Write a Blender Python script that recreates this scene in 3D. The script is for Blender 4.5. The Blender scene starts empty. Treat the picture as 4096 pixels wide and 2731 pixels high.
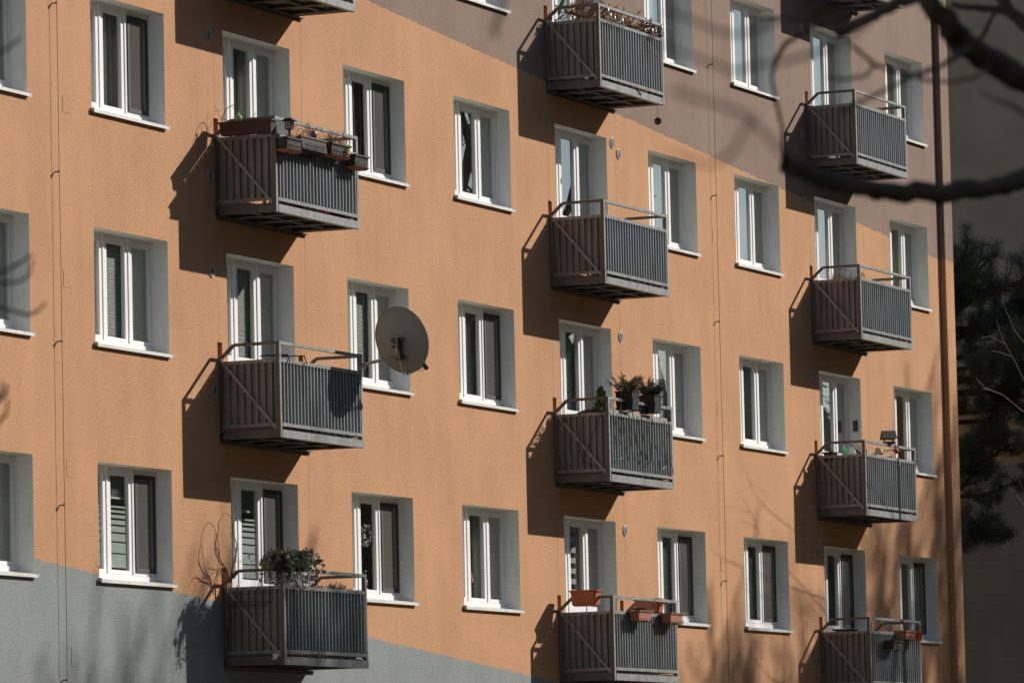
import bpy, math, random
from mathutils import Vector, Matrix
R = math.radians
S = bpy.context.scene
C = S.collection

# ------------------------------------------------------------------ camera
cd = bpy.data.cameras.new("camera"); cam = bpy.data.objects.new("camera", cd); C.objects.link(cam)
cam.location = (-59.833, -30.739, -10.240)
cam.rotation_euler = (R(95.0751), R(1.2964), R(-66.9090))
cd.sensor_width = 36; cd.lens = 199.385; cd.clip_start = 0.5; cd.clip_end = 3000
cd.dof.use_dof = True; cd.dof.focus_distance = 80; cd.dof.aperture_fstop = 5.6; cd.dof.aperture_blades = 7
S.camera = cam
# ------------------------------------------------------------------ sun, sky, exposure
SUNV = Vector((1.245, -1.0, 0.905)).normalized()          # towards the sun
elev = math.asin(SUNV.z); azim = math.atan2(SUNV.x, SUNV.y)
W = bpy.data.worlds.new("World"); S.world = W; W.use_nodes = True
wn = W.node_tree; bg = wn.nodes["Background"]
sky = wn.nodes.new("ShaderNodeTexSky"); sky.sky_type = 'NISHITA'; sky.sun_disc = False
sky.sun_elevation = elev; sky.sun_rotation = azim; sky.air_density = 1.0; sky.dust_density = .5; sky.ozone_density = 2.0
wn.links.new(sky.outputs[0], bg.inputs[0]); bg.inputs[1].default_value = 0.068
sl = bpy.data.lights.new("sun", 'SUN'); sl.energy = 4.6; sl.angle = R(0.53); sl.color = (1.0, 0.94, 0.86)
so = bpy.data.objects.new("sun", sl); C.objects.link(so)
so.rotation_euler = (-SUNV).to_track_quat('-Z', 'Y').to_euler(); so.location = (60, -50, 60)
S.view_settings.view_transform = 'Standard'; S.view_settings.look = 'None'
S.view_settings.exposure = 0.3; S.view_settings.gamma = 1.0
S.cycles.use_denoising = True
S.cycles.max_bounces = 8; S.cycles.transparent_max_bounces = 24
S.cycles.caustics_reflective = False; S.cycles.caustics_refractive = False

# ------------------------------------------------------------------ helpers
def tag(o, label=None, cat=None, group=None, kind=None):
    if label: o['label'] = label
    if cat: o['category'] = cat
    if group: o['group'] = group
    if kind: o['kind'] = kind
    return o

def empty(name, loc=(0, 0, 0), parent=None):
    o = bpy.data.objects.new(name, None); C.objects.link(o); o.location = loc
    o.empty_display_size = 0.1
    if parent: o.parent = parent
    return o

class MB:
    def __init__(s): s.v = []; s.f = []; s.m = []
    def add(s, vs, fs, mi=0):
        n = len(s.v); s.v += [tuple(v) for v in vs]
        for f in fs: s.f.append(tuple(i + n for i in f)); s.m.append(mi)
    def quad(s, a, b, c, d, mi=0): s.add([a, b, c, d], [(0, 1, 2, 3)], mi)
    def box(s, x0, x1, y0, y1, z0, z1, mi=0):
        s.add([(x0, y0, z0), (x1, y0, z0), (x1, y1, z0), (x0, y1, z0), (x0, y0, z1), (x1, y0, z1), (x1, y1, z1), (x0, y1, z1)],
              [(0, 3, 2, 1), (4, 5, 6, 7), (0, 1, 5, 4), (1, 2, 6, 5), (2, 3, 7, 6), (3, 0, 4, 7)], mi)
    def hexa(s, b, t, mi=0):            # four bottom points, four top points
        s.add(list(b) + list(t), [(0, 3, 2, 1), (4, 5, 6, 7), (0, 1, 5, 4), (1, 2, 6, 5), (2, 3, 7, 6), (3, 0, 4, 7)], mi)
    def bar(s, a, b, w, h, up=(0, 0, 1), mi=0):   # rectangular bar a->b, w across, h along up
        a = Vector(a); b = Vector(b); d = (b - a).normalized(); up = Vector(up)
        sx = d.cross(up).normalized(); uz = sx.cross(d).normalized()
        p = []
        for c in (a, b):
            for i, j in ((-1, -1), (1, -1), (1, 1), (-1, 1)): p.append(c + sx * i * w / 2 + uz * j * h / 2)
        s.add(p, [(0, 1, 2, 3), (7, 6, 5, 4), (0, 4, 5, 1), (1, 5, 6, 2), (2, 6, 7, 3), (3, 7, 4, 0)], mi)
    def tube(s, pts, rad, n=6, mi=0, cap=True):
        pts = [Vector(p) for p in pts]
        if not hasattr(rad, '__len__'): rad = [rad] * len(pts)
        base = len(s.v); prev = None
        for i, p in enumerate(pts):
            d = (pts[min(i + 1, len(pts) - 1)] - pts[max(i - 1, 0)])
            d = d.normalized() if d.length > 1e-9 else Vector((0, 0, 1))
            if prev is None:
                r = Vector((0, 0, 1)) if abs(d.z) < .9 else Vector((1, 0, 0))
                prev = d.cross(r).normalized()
            u = (prev - d * prev.dot(d)); u = u.normalized() if u.length > 1e-6 else d.orthogonal().normalized()
            prev = u; w = d.cross(u)
            for k in range(n):
                a = 2 * math.pi * k / n
                s.v.append(tuple(p + (u * math.cos(a) + w * math.sin(a)) * rad[i]))
        for i in range(len(pts) - 1):
            for k in range(n):
                a = base + i * n + k; b = base + i * n + (k + 1) % n
                s.f.append((a, b, b + n, a + n)); s.m.append(mi)
        if cap:
            s.f.append(tuple(base + k for k in reversed(range(n)))); s.m.append(mi)
            e = base + (len(pts) - 1) * n
            s.f.append(tuple(e + k for k in range(n))); s.m.append(mi)
    def lathe(s, c, prof, n=20, axis=(0, 0, 1), mi=0):     # prof: (radius, height)
        ax = Vector(axis).normalized(); u = ax.orthogonal().normalized(); w = ax.cross(u); c = Vector(c); base = len(s.v)
        for r, h in prof:
            for k in range(n):
                a = 2 * math.pi * k / n
                s.v.append(tuple(c + ax * h + (u * math.cos(a) + w * math.sin(a)) * r))
        for i in range(len(prof) - 1):
            for k in range(n):
                a = base + i * n + k; b = base + i * n + (k + 1) % n
                s.f.append((a, b, b + n, a + n)); s.m.append(mi)
    def ball(s, c, r, n=10, mi=0, sz=1.0):
        s.lathe(c, [(r * math.sin(math.pi * i / n) + 1e-5, -r * sz * math.cos(math.pi * i / n)) for i in range(n + 1)], n=12, mi=mi)
    def leaf(s, p, d, nrm, l, w, mi=0):
        p = Vector(p); d = Vector(d).normalized(); sd = d.cross(Vector(nrm)); sd = sd.normalized() if sd.length > 1e-6 else d.orthogonal().normalized()
        s.add([p, p + d * l * .45 + sd * w / 2, p + d * l, p + d * l * .45 - sd * w / 2], [(0, 1, 2, 3)], mi)
    def needle(s, p, d, l, w, mi=0):
        p = Vector(p); d = Vector(d).normalized(); sd = d.orthogonal().normalized()
        s.add([p - sd * w / 2, p + sd * w / 2, p + d * l], [(0, 1, 2)], mi)
    def mesh(s, name, mats, smooth=False):
        me = bpy.data.meshes.new(name); me.from_pydata(s.v, [], s.f)
        if not isinstance(mats, (list, tuple)): mats = [mats]
        for m in mats: me.materials.append(m)
        if len(mats) > 1: me.polygons.foreach_set("material_index", s.m)
        if smooth: me.polygons.foreach_set("use_smooth", [True] * len(s.f))
        me.update(); return me
    def build(s, name, mats, parent=None, loc=None, smooth=False):
        return link(name, s.mesh(name, mats, smooth), parent, loc)

def link(name, me, parent=None, loc=None):
    o = bpy.data.objects.new(name, me); C.objects.link(o)
    if parent: o.parent = parent
    if loc: o.location = loc
    return o

def rnd(a, b): return random.uniform(a, b)
def rdir():
    while 1:
        v = Vector((rnd(-1, 1), rnd(-1, 1), rnd(-1, 1)))
        if .05 < v.length < 1: return v.normalized()

# ------------------------------------------------------------------ materials
def pmat(name, col, rough=.6, metal=0.0, spec=.5, var=0.0, vscale=8.0, bump=0.0, bscale=60.0, stretch=(1, 1, 1), col2=None):
    m = bpy.data.materials.new(name); m.use_nodes = True; nt = m.node_tree; b = nt.nodes["Principled BSDF"]
    b.inputs['Base Color'].default_value = (*col, 1); b.inputs['Roughness'].default_value = rough
    b.inputs['Metallic'].default_value = metal; b.inputs['Specular IOR Level'].default_value = spec
    tc = nt.nodes.new("ShaderNodeNewGeometry"); mp = nt.nodes.new("ShaderNodeMapping"); mp.inputs['Scale'].default_value = stretch
    nt.links.new(tc.outputs['Position'], mp.inputs['Vector'])
    if var > 0 or col2:
        n = nt.nodes.new("ShaderNodeTexNoise"); n.inputs['Scale'].default_value = vscale; n.inputs['Detail'].default_value = 5
        nt.links.new(mp.outputs[0], n.inputs['Vector'])
        r = nt.nodes.new("ShaderNodeValToRGB"); r.color_ramp.elements[0].position = .3; r.color_ramp.elements[1].position = .7
        c2 = col2 or tuple(min(1, c * (1 + var)) for c in col)
        r.color_ramp.elements[0].color = (*[c * (1 - var) for c in col], 1); r.color_ramp.elements[1].color = (*c2, 1)
        nt.links.new(n.outputs[0], r.inputs[0]); nt.links.new(r.outputs[0], b.inputs['Base Color'])
    if bump > 0:
        n = nt.nodes.new("ShaderNodeTexNoise"); n.inputs['Scale'].default_value = bscale; n.inputs['Detail'].default_value = 4
        nt.links.new(mp.outputs[0], n.inputs['Vector'])
        bp = nt.nodes.new("ShaderNodeBump"); bp.inputs['Strength'].default_value = bump; bp.inputs['Distance'].default_value = .01
        nt.links.new(n.outputs[0], bp.inputs['Height']); nt.links.new(bp.outputs[0], b.inputs['Normal'])
    return m

def math_node(nt, op, a, b=None, c=None):
    n = nt.nodes.new("ShaderNodeMath"); n.operation = op
    for i, v in enumerate((a, b, c)):
        if v is None: continue
        if isinstance(v, (int, float)): n.inputs[i].default_value = v
        else: nt.links.new(v, n.inputs[i])
    return n.outputs[0]

def stucco(name, top, mid, low, la, lb):
    """rendered wall in three paint zones split by two slanting lines z = a + b*x"""
    m = bpy.data.materials.new(name); m.use_nodes = True; nt = m.node_tree; b = nt.nodes["Principled BSDF"]
    b.inputs['Roughness'].default_value = .9; b.inputs['Specular IOR Level'].default_value = .15
    g = nt.nodes.new("ShaderNodeNewGeometry"); sp = nt.nodes.new("ShaderNodeSeparateXYZ"); nt.links.new(g.outputs['Position'], sp.inputs[0])
    ew = nt.nodes.new("ShaderNodeTexNoise"); ew.inputs['Scale'].default_value = 9; nt.links.new(g.outputs['Position'], ew.inputs['Vector'])
    wob = math_node(nt, 'MULTIPLY', math_node(nt, 'SUBTRACT', ew.outputs[0], .5), .08)
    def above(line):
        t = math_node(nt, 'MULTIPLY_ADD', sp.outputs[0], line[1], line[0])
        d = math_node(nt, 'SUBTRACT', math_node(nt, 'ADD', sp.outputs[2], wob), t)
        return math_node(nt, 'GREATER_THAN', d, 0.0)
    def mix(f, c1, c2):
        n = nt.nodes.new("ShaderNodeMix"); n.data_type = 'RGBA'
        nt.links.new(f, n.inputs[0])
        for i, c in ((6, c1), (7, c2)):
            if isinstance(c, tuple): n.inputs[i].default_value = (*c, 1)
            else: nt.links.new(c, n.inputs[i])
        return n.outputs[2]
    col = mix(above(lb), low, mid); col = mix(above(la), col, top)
    # weathering (broad mottling, vertical rain streaks), then grain with pit shading painted in
    def noise(sc, st, det=4):
        mp = nt.nodes.new("ShaderNodeMapping"); mp.inputs['Scale'].default_value = st; nt.links.new(g.outputs['Position'], mp.inputs[0])
        n = nt.nodes.new("ShaderNodeTexNoise"); n.inputs['Scale'].default_value = sc; n.inputs['Detail'].default_value = det
        nt.links.new(mp.outputs[0], n.inputs['Vector']); return n.outputs[0]
    w1 = math_node(nt, 'MULTIPLY_ADD', noise(.9, (1, 1, .8)), .40, .80)
    w2 = math_node(nt, 'MULTIPLY_ADD', noise(3.2, (1, 1, .16)), .20, .90)
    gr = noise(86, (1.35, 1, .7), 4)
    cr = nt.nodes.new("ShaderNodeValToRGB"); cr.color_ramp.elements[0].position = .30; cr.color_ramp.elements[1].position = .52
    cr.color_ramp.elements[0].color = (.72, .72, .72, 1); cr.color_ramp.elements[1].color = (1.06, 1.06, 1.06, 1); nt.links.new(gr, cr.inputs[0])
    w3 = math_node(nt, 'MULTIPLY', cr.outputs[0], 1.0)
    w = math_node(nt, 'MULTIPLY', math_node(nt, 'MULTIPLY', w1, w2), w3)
    hs = nt.nodes.new("ShaderNodeHueSaturation"); nt.links.new(col, hs.inputs['Color']); nt.links.new(w, hs.inputs['Value'])
    nt.links.new(hs.outputs[0], b.inputs['Base Color'])
    bp = nt.nodes.new("ShaderNodeBump"); bp.inputs['Strength'].default_value = 1.0; bp.inputs['Distance'].default_value = .015
    nt.links.new(gr, bp.inputs['Height']); nt.links.new(bp.outputs[0], b.inputs['Normal'])
    return m

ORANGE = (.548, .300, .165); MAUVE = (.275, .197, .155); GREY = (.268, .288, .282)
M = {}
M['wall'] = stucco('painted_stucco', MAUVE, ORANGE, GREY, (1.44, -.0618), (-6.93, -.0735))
M['wing'] = stucco('wing_stucco', (.47, .39, .265), (.5, .30, .15), (.29, .255, .18), (-1.5, 0), (-2.75, 0))
M['wing2'] = pmat('shade_block_plaster', (.28, .27, .25), .9, var=.1, vscale=1)
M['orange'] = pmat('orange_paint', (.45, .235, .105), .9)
M['reveal'] = pmat('reveal_plaster', (.78, .775, .745), .85, var=.03, bump=.2, bscale=90)
M['pvc'] = pmat('white_pvc', (.84, .83, .815), .38, var=.02, vscale=3)
M['seal'] = pmat('dark_seal', (.05, .05, .05), .6)
M['sill'] = pmat('sill_sheet', (.62, .61, .575), .45, var=.10, vscale=2.5)
M['room'] = pmat('room_plaster', (.50, .46, .40), .9)
M['sheer'] = pmat('grey_sheer', (.46, .475, .43), .95, var=.12, vscale=1.5, stretch=(6, 1, .3))
M['blind'] = pmat('blind_slat', (.72, .745, .69), .5)
M['curtain'] = pmat('net_curtain', (.55, .54, .49), .9)
M['film'] = pmat('frosted_film', (.50, .555, .53), .8)
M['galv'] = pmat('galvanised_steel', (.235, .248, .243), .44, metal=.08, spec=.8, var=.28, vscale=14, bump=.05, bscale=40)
M['galv_shaded'] = pmat('shaded_steel', (.105, .092, .08), .55, metal=.05, spec=.6, var=.25, vscale=10)  # copy of the steel with the sides' shade put into its colour
M['sheet_shaded'] = pmat('shaded_side_sheet', (.21, .185, .16), .55, metal=.05, spec=.5, var=.2, vscale=5, stretch=(1, 1, .4))  # copy of the sheet, shade and warm wall bounce mixed into its colour
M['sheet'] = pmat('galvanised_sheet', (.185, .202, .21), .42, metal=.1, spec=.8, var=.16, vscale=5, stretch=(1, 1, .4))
M['bolt'] = pmat('dark_rivet', (.06, .055, .05), .6)
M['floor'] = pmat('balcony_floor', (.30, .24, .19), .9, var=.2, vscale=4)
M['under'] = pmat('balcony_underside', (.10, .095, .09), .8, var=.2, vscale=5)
M['tile'] = pmat('pale_tile', (.6, .5, .4), .8)
M['vent'] = pmat('vent_plastic', (.50, .49, .46), .6)
M['black'] = pmat('black_plastic', (.02, .02, .022), .45)
M['wire'] = pmat('weathered_wire', (.24, .19, .16), .6, metal=.3)
M['dish'] = pmat('dish_paint', (.255, .232, .205), .5, var=.04, vscale=4)
M['brown'] = pmat('brown_planter', (.055, .036, .028), .6, spec=.25, var=.1)
M['brownl'] = pmat('faded_brown_planter', (.058, .047, .041), .7, spec=.2, var=.14)
M['terra'] = pmat('terracotta_plastic', (.42, .115, .045), .5, var=.06)
M['terrad'] = pmat('dusty_terracotta', (.36, .13, .075), .65, var=.1)
M['orangep'] = pmat('bright_orange_plastic', (.75, .13, .01), .4)
M['rattan'] = pmat('grey_rattan', (.030, .031, .033), .75, spec=.2, bump=.6, bscale=55)
M['drytwig'] = pmat('dry_twig', (.16, .10, .055), .9, var=.3, vscale=20)
M['drybrush'] = pmat('dry_brush', (.24, .18, .11), .9, var=.3, vscale=30)
M['redtwig'] = pmat('reddish_twig', (.22, .085, .05), .9, var=.2)
M['deadneedle'] = pmat('dead_spruce_needles', (.36, .175, .065), .9, var=.35, vscale=14)
M['juniper'] = pmat('juniper_green', (.13, .135, .045), .8, var=.4, vscale=16, col2=(.28, .20, .06))
M['juniperb'] = pmat('juniper_blue', (.075, .10, .075), .8, var=.3, vscale=18)
M['thuja'] = pmat('thuja_green', (.09, .12, .02), .8, var=.3, vscale=14)
M['ivy'] = pmat('ivy_leaf', (.125, .15, .075), .55, var=.35, vscale=30, col2=(.23, .25, .16))
M['heath'] = pmat('heather', (.15, .115, .085), .9, var=.3, vscale=25)
M['sedum'] = pmat('dark_succulent', (.10, .035, .04), .7)
M['lime'] = pmat('lime_net', (.20, .36, .13), .6, var=.25, vscale=40)
M['redplastic'] = pmat('red_net', (.5, .03, .05), .6)
M['green'] = pmat('green_towel', (.025, .20, .055), .95, bump=.4, bscale=60)
M['cloth'] = pmat('white_cloth', (.72, .69, .68), .95, var=.05)
M['darkcloth'] = pmat('dark_cloth_edge', (.05, .05, .055), .95)
M['wood'] = pmat('old_dark_wood', (.125, .092, .068), .85, var=.3, vscale=10, stretch=(1, 4, 1), bump=.3, bscale=30)
M['palewood'] = pmat('pale_wood', (.55, .42, .26), .8)
M['white'] = pmat('white_plastic', (.72, .70, .67), .5)
M['yellow'] = pmat('yellow_plastic', (.7, .5, .02), .5)
M['bluep'] = pmat('blue_plastic', (.12, .35, .55), .5)
M['pink'] = pmat('pink_petal', (.55, .25, .40), .7)
M['silver'] = pmat('silver_metal', (.42, .41, .37), .4, metal=.8)
M['amethyst'] = pmat('glass_ornament', (.30, .22, .30), .15, spec=.9)
M['bark'] = pmat('dark_bark', (.105, .062, .036), .9, var=.35, vscale=9, bump=.5, bscale=25)
M['pinebark'] = pmat('pine_bark', (.06, .042, .03), .9, var=.3)
M['needle'] = pmat('pine_needles', (.06, .085, .05), .8, var=.35, vscale=3)
M['paletwig'] = pmat('pale_twig', (.17, .13, .105), .8)
M['ground'] = pmat('winter_grass', (.13, .115, .065), .95, var=.3, vscale=.6)
M['forest'] = pmat('forest_foliage', (.10, .125, .075), .9, var=.4, vscale=.3)
M['fairy'] = pmat('fairy_cable', (.03, .035, .03), .5)
M['disk'] = pmat('dark_lid', (.035, .034, .036), .35)

def glassmat(name, ior, tint):
    m = bpy.data.materials.new(name); m.use_nodes = True; nt = m.node_tree; nt.nodes.remove(nt.nodes["Principled BSDF"])
    out = nt.nodes["Material Output"]; mx = nt.nodes.new("ShaderNodeMixShader"); tr = nt.nodes.new("ShaderNodeBsdfTransparent"); gl = nt.nodes.new("ShaderNodeBsdfGlossy")
    tr.inputs[0].default_value = (*tint, 1); gl.inputs[1].default_value = 0.0; gl.inputs[0].default_value = (.95, .97, .97, 1)
    g = nt.nodes.new("ShaderNodeNewGeometry"); dp = nt.nodes.new("ShaderNodeVectorMath"); dp.operation = 'DOT_PRODUCT'
    nt.links.new(g.outputs['Normal'], dp.inputs[0]); nt.links.new(g.outputs['Incoming'], dp.inputs[1])
    k = math_node(nt, 'POWER', math_node(nt, 'SUBTRACT', 1.0, math_node(nt, 'ABSOLUTE', dp.outputs['Value'])), 5.0)
    f0 = ((ior - 1) / (ior + 1)) ** 2; f1 = math_node(nt, 'MULTIPLY_ADD', k, 1 - f0, f0)
    f4 = math_node(nt, 'DIVIDE', math_node(nt, 'MULTIPLY', f1, 4.0), math_node(nt, 'MULTIPLY_ADD', f1, 3.0, 1.0))   # four surfaces of a double pane
    nt.links.new(f4, mx.inputs[0]); nt.links.new(tr.outputs[0], mx.inputs[1]); nt.links.new(gl.outputs[0], mx.inputs[2])
    nt.links.new(mx.outputs[0], out.inputs[0]); return m
M['glass'] = glassmat('window_glass', 1.52, (.88, .91, .88))
M['bulb'] = glassmat('clear_bulb', 1.5, (.9, .88, .85))
def meshmat(name, col, alpha):
    m = bpy.data.materials.new(name); m.use_nodes = True; nt = m.node_tree; nt.nodes.remove(nt.nodes["Principled BSDF"])
    out = nt.nodes["Material Output"]; mx = nt.nodes.new("ShaderNodeMixShader"); tr = nt.nodes.new("ShaderNodeBsdfTransparent"); df = nt.nodes.new("ShaderNodeBsdfDiffuse")
    df.inputs[0].default_value = (*col, 1); mx.inputs[0].default_value = alpha
    nt.links.new(tr.outputs[0], mx.inputs[1]); nt.links.new(df.outputs[0], mx.inputs[2]); nt.links.new(mx.outputs[0], out.inputs[0]); return m
M['mesh'] = meshmat('insect_mesh', (.14, .135, .115), .56)

def rust(m, amount, lo=.60, hi=.74):
    """brown stains running down the zinc"""
    nt = m.node_tree; b = nt.nodes["Principled BSDF"]; src = b.inputs['Base Color'].links[0].from_socket
    g = nt.nodes.new("ShaderNodeNewGeometry"); mp = nt.nodes.new("ShaderNodeMapping"); mp.inputs['Scale'].default_value = (5, 5, .9); nt.links.new(g.outputs['Position'], mp.inputs[0])
    n = nt.nodes.new("ShaderNodeTexNoise"); n.inputs['Scale'].default_value = 1.6; n.inputs['Detail'].default_value = 6; nt.links.new(mp.outputs[0], n.inputs['Vector'])
    r = nt.nodes.new("ShaderNodeMapRange"); r.inputs['From Min'].default_value = lo; r.inputs['From Max'].default_value = hi; r.inputs['To Max'].default_value = amount; nt.links.new(n.outputs[0], r.inputs['Value'])
    x = nt.nodes.new("ShaderNodeMix"); x.data_type = 'RGBA'; nt.links.new(r.outputs[0], x.inputs[0]); nt.links.new(src, x.inputs[6]); x.inputs[7].default_value = (.13, .085, .055, 1); nt.links.new(x.outputs[2], b.inputs['Base Color'])
for k in ('galv', 'sheet', 'sheet_shaded', 'galv_shaded'): rust(M[k], .65, .52, .70)
rust(M['sill'], .35, .56, .75); rust(M['reveal'], .18, .55, .8)

# ------------------------------------------------------------------ apartment building
P = 3.6; H = 2.8
ZROW = {'Y': 5.6, 'Z': 2.8, 'A': 0.0, 'B': -2.8, 'C': -5.6}
def X0(c): return P * (c - 1)
GZ = -11.8
XL, XR, XS, XE, ZT, YB = -14.4, 31.81, 31.39, 31.81, 9.6, 12.0
DOORS = (2, 5, 8)
openings = []
for c in range(-1, 10):
    for r in 'ZABC':
        openings.append((c, r, c in DOORS))
balconies = [(2, r) for r in 'ZABC'] + [(5, r) for r in 'ZABC'] + [(8, r) for r in 'YZABC']
bld = empty('apartment_building', (0, 0, 0))
tag(bld, 'long stucco apartment block, orange between mauve and grey zones, with metal balconies', 'building')

holes = []
for c, r, d in openings: holes.append((X0(c), X0(c) + 1.96, ZROW[r] - (1.90 if d else 1.40), ZROW[r]))
for c, r in balconies:
    x, z = X0(c), ZROW[r]
    holes.append((x - .304, x - .169, z - 1.36, z - 1.135)); holes.append((x + 2.06, x + 2.195, z - 1.36, z - 1.135))
xs = sorted({round(v, 4) for h in holes for v in h[:2]} | {XL, XS})
zs = sorted({round(v, 4) for h in holes for v in h[2:]} | {GZ - .5, ZT})
fac = MB(); idx = {}
def vid(i, j):
    if (i, j) not in idx: idx[(i, j)] = len(fac.v); fac.v.append((xs[i], 0.0, zs[j]))
    return idx[(i, j)]
for i in range(len(xs) - 1):
    cx = (xs[i] + xs[i + 1]) / 2
    hc = [h for h in holes if h[0] < cx < h[1]]
    for j in range(len(zs) - 1):
        cz = (zs[j] + zs[j + 1]) / 2
        if any(h[2] < cz < h[3] for h in hc): continue
        fac.f.append((vid(i, j), vid(i + 1, j), vid(i + 1, j + 1), vid(i, j + 1))); fac.m.append(0)
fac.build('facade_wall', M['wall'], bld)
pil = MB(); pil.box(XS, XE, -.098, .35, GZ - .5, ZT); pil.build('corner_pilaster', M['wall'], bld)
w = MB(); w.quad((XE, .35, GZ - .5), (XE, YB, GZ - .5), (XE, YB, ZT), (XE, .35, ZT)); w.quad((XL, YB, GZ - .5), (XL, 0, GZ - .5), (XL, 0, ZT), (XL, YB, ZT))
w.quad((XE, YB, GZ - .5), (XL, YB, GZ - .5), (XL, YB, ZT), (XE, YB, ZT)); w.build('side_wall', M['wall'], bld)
w = MB(); w.box(XL - .3, XE + .3, -.4, YB + .3, ZT + .004, ZT + .35); w.build('roof', M['under'], bld)
# bracket recesses where the rails are anchored
nm = MB(); d = .16
nm.quad((0, 0, 0), (0, d, 0), (0, d, .225), (0, 0, .225)); nm.quad((.135, d, 0), (.135, 0, 0), (.135, 0, .225), (.135, d, .225))
nm.quad((0, 0, .225), (0, d, .225), (.135, d, .225), (.135, 0, .225)); nm.quad((0, d, 0), (0, 0, 0), (.135, 0, 0), (.135, d, 0)); nm.quad((0, d, 0), (.135, d, 0), (.135, d, .225), (0, d, .225))
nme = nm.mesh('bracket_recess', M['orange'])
for c, r in balconies:
    for dx in (-.304, 2.06): link('bracket_recess', nme, bld, (X0(c) + dx, 0, ZROW[r] - 1.36))

# ---- window parts (local origin: top left corner of the opening on the wall face)
def ring(mb, x0, x1, z0, z1, w, y0, y1, wb=None):
    wb = wb or w
    mb.box(x0, x0 + w, y0, y1, z0, z1); mb.box(x1 - w, x1, y0, y1, z0, z1)
    mb.box(x0 + w, x1 - w, y0, y1, z1 - w, z1); mb.box(x0 + w, x1 - w, y0, y1, z0, z0 + wb)
SX = [(.022, .612), (.664, 1.288), (1.334, 1.940)]
def frame_mesh(door):
    m = MB(); zb = -1.90 if door else -1.365; zs_ = -1.84 if door else -1.292
    m.box(0, .022, .2, .27, zb, 0); m.box(1.94, 1.96, .2, .27, zb, 0); m.box(.022, 1.94, .2, .27, -.03, 0); m.box(.022, 1.94, .2, .27, zb, zs_ - .004)
    m.box(.618, .658, .2, .27, zs_ - .004, -.03); m.box(1.294, 1.328, .2, .27, zs_ - .004, -.03)
    return m.mesh('frame', M['pvc'])
def sash_mesh(i, door):
    m = MB(); a, b = SX[i]; zt = -.034; zb = -1.836 if door else -1.292
    ring(m, a, b, zb, zt, .072, .213, .265, wb=(.60 if door else .05))
    return m.mesh('sash', M['pvc'])
def pane_mesh(i):
    m = MB(); a, b = SX[i]; m.quad((a + .07, .243, -1.245), (b - .07, .243, -1.245), (b - .07, .243, -.104), (a + .07, .243, -.104)); return m.mesh('glass_pane', M['glass'])
FR = [frame_mesh(0), frame_mesh(1)]; SA = [[sash_mesh(i, d) for i in range(3)] for d in (0, 1)]; PA = [pane_mesh(i) for i in range(3)]
def reveal_mesh(zb):
    m = MB(); y = .2
    m.quad((0, 0, zb), (0, y, zb), (0, y, 0), (0, 0, 0)); m.quad((1.96, y, zb), (1.96, 0, zb), (1.96, 0, 0), (1.96, y, 0))
    m.quad((0, 0, 0), (0, y, 0), (1.96, y, 0), (1.96, 0, 0)); m.quad((0, y, zb), (0, 0, zb), (1.96, 0, zb), (1.96, y, zb)); return m.mesh('reveal', M['reveal'])
RV = [reveal_mesh(-1.40), reveal_mesh(-1.90)]
m = MB()
pr = [(.199, -1.357), (-.045, -1.392), (-.047, -1.432), (-.041, -1.432), (-.038, -1.398), (.199, -1.364)]
n = len(pr); x0_, x1_ = -.03, 1.985
m.add([(x0_, y, z) for y, z in pr] + [(x1_, y, z) for y, z in pr], [(i, (i + 1) % n, n + (i + 1) % n, n + i) for i in range(n)] + [tuple(range(n)), tuple(reversed(range(n, 2 * n)))])
m.box(1.966, 1.988, -.05, .0, -1.418, -1.378); m.box(-.034, -.012, -.05, .0, -1.418, -1.378)
SILL = m.mesh('sill', M['sill'])
m = MB(); a0, a1, b0, b1, f0, f1 = -.7, 2.6, .29, 3.6, -2.2, .3
m.quad((a0, b1, f0), (a1, b1, f0), (a1, b1, f1), (a0, b1, f1)); m.quad((a0, b0, f0), (a0, b1, f0), (a0, b1, f1), (a0, b0, f1)); m.quad((a1, b1, f0), (a1, b0, f0), (a1, b0, f1), (a1, b1, f1))
m.quad((a0, b0, f0), (a1, b0, f0), (a1, b1, f0), (a0, b1, f0)); m.quad((a0, b0, f1), (a0, b1, f1), (a1, b1, f1), (a1, b0, f1)); ROOM = m.mesh('interior', M['room'])
def blind_mesh(i, z0, z1, tilt, pitch=.026):
    m = MB(); a, b = SX[i]; a += .035; b -= .035; k = 0; z = z0
    dy = .0125 * math.cos(R(tilt)); dz = .0125 * math.sin(R(tilt))
    while z > z1:
        j = rnd(-.0015, .0015)
        m.quad((a, .30 - dy, z - dz + j), (b, .30 - dy, z - dz + j), (b, .30 + dy, z + dz + j), (a, .30 + dy, z + dz + j)); z -= pitch
    for x in (a + .08, (a + b) / 2, b - .08): m.box(x - .0015, x + .0015, .298, .302, z1, z0)
    m.box(a, b, .285, .315, z1 - .02, z1); m.box(a, b, .28, .32, z0, z0 + .03)
    return m.mesh('blind', M['blind'])
random.seed(3)
BLC = [blind_mesh(i, -.10, -1.24, 48) for i in range(3)]      # nearly closed
BLO = [blind_mesh(i, -.10, -1.23, 18, .030) for i in range(3)]      # half open
BLH = [blind_mesh(i, -.10, -.36, 20, .028) for i in range(3)]
BLM = [blind_mesh(i, -.10, -.72, 35) for i in range(3)]
def curtain_mesh(xa, xb, amp=.03, y=.42):
    m = MB(); n = 64; rows = [(-.02), (-1.5)]
    ph = rnd(0, 6)
    xsn = [xa + (xb - xa) * k / n for k in range(n + 1)]
    f = lambda x, z: y + amp * math.sin(x * 47 + ph + math.sin(x * 9) * 2) + .3 * amp * math.sin(x * 113)
    for k in range(n): m.quad((xsn[k], f(xsn[k], 0), rows[1]), (xsn[k + 1], f(xsn[k + 1], 0), rows[1]), (xsn[k + 1], f(xsn[k + 1], 1), rows[0]), (xsn[k], f(xsn[k], 1), rows[0]))
    return m.mesh('curtain', M['curtain'], True)
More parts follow.
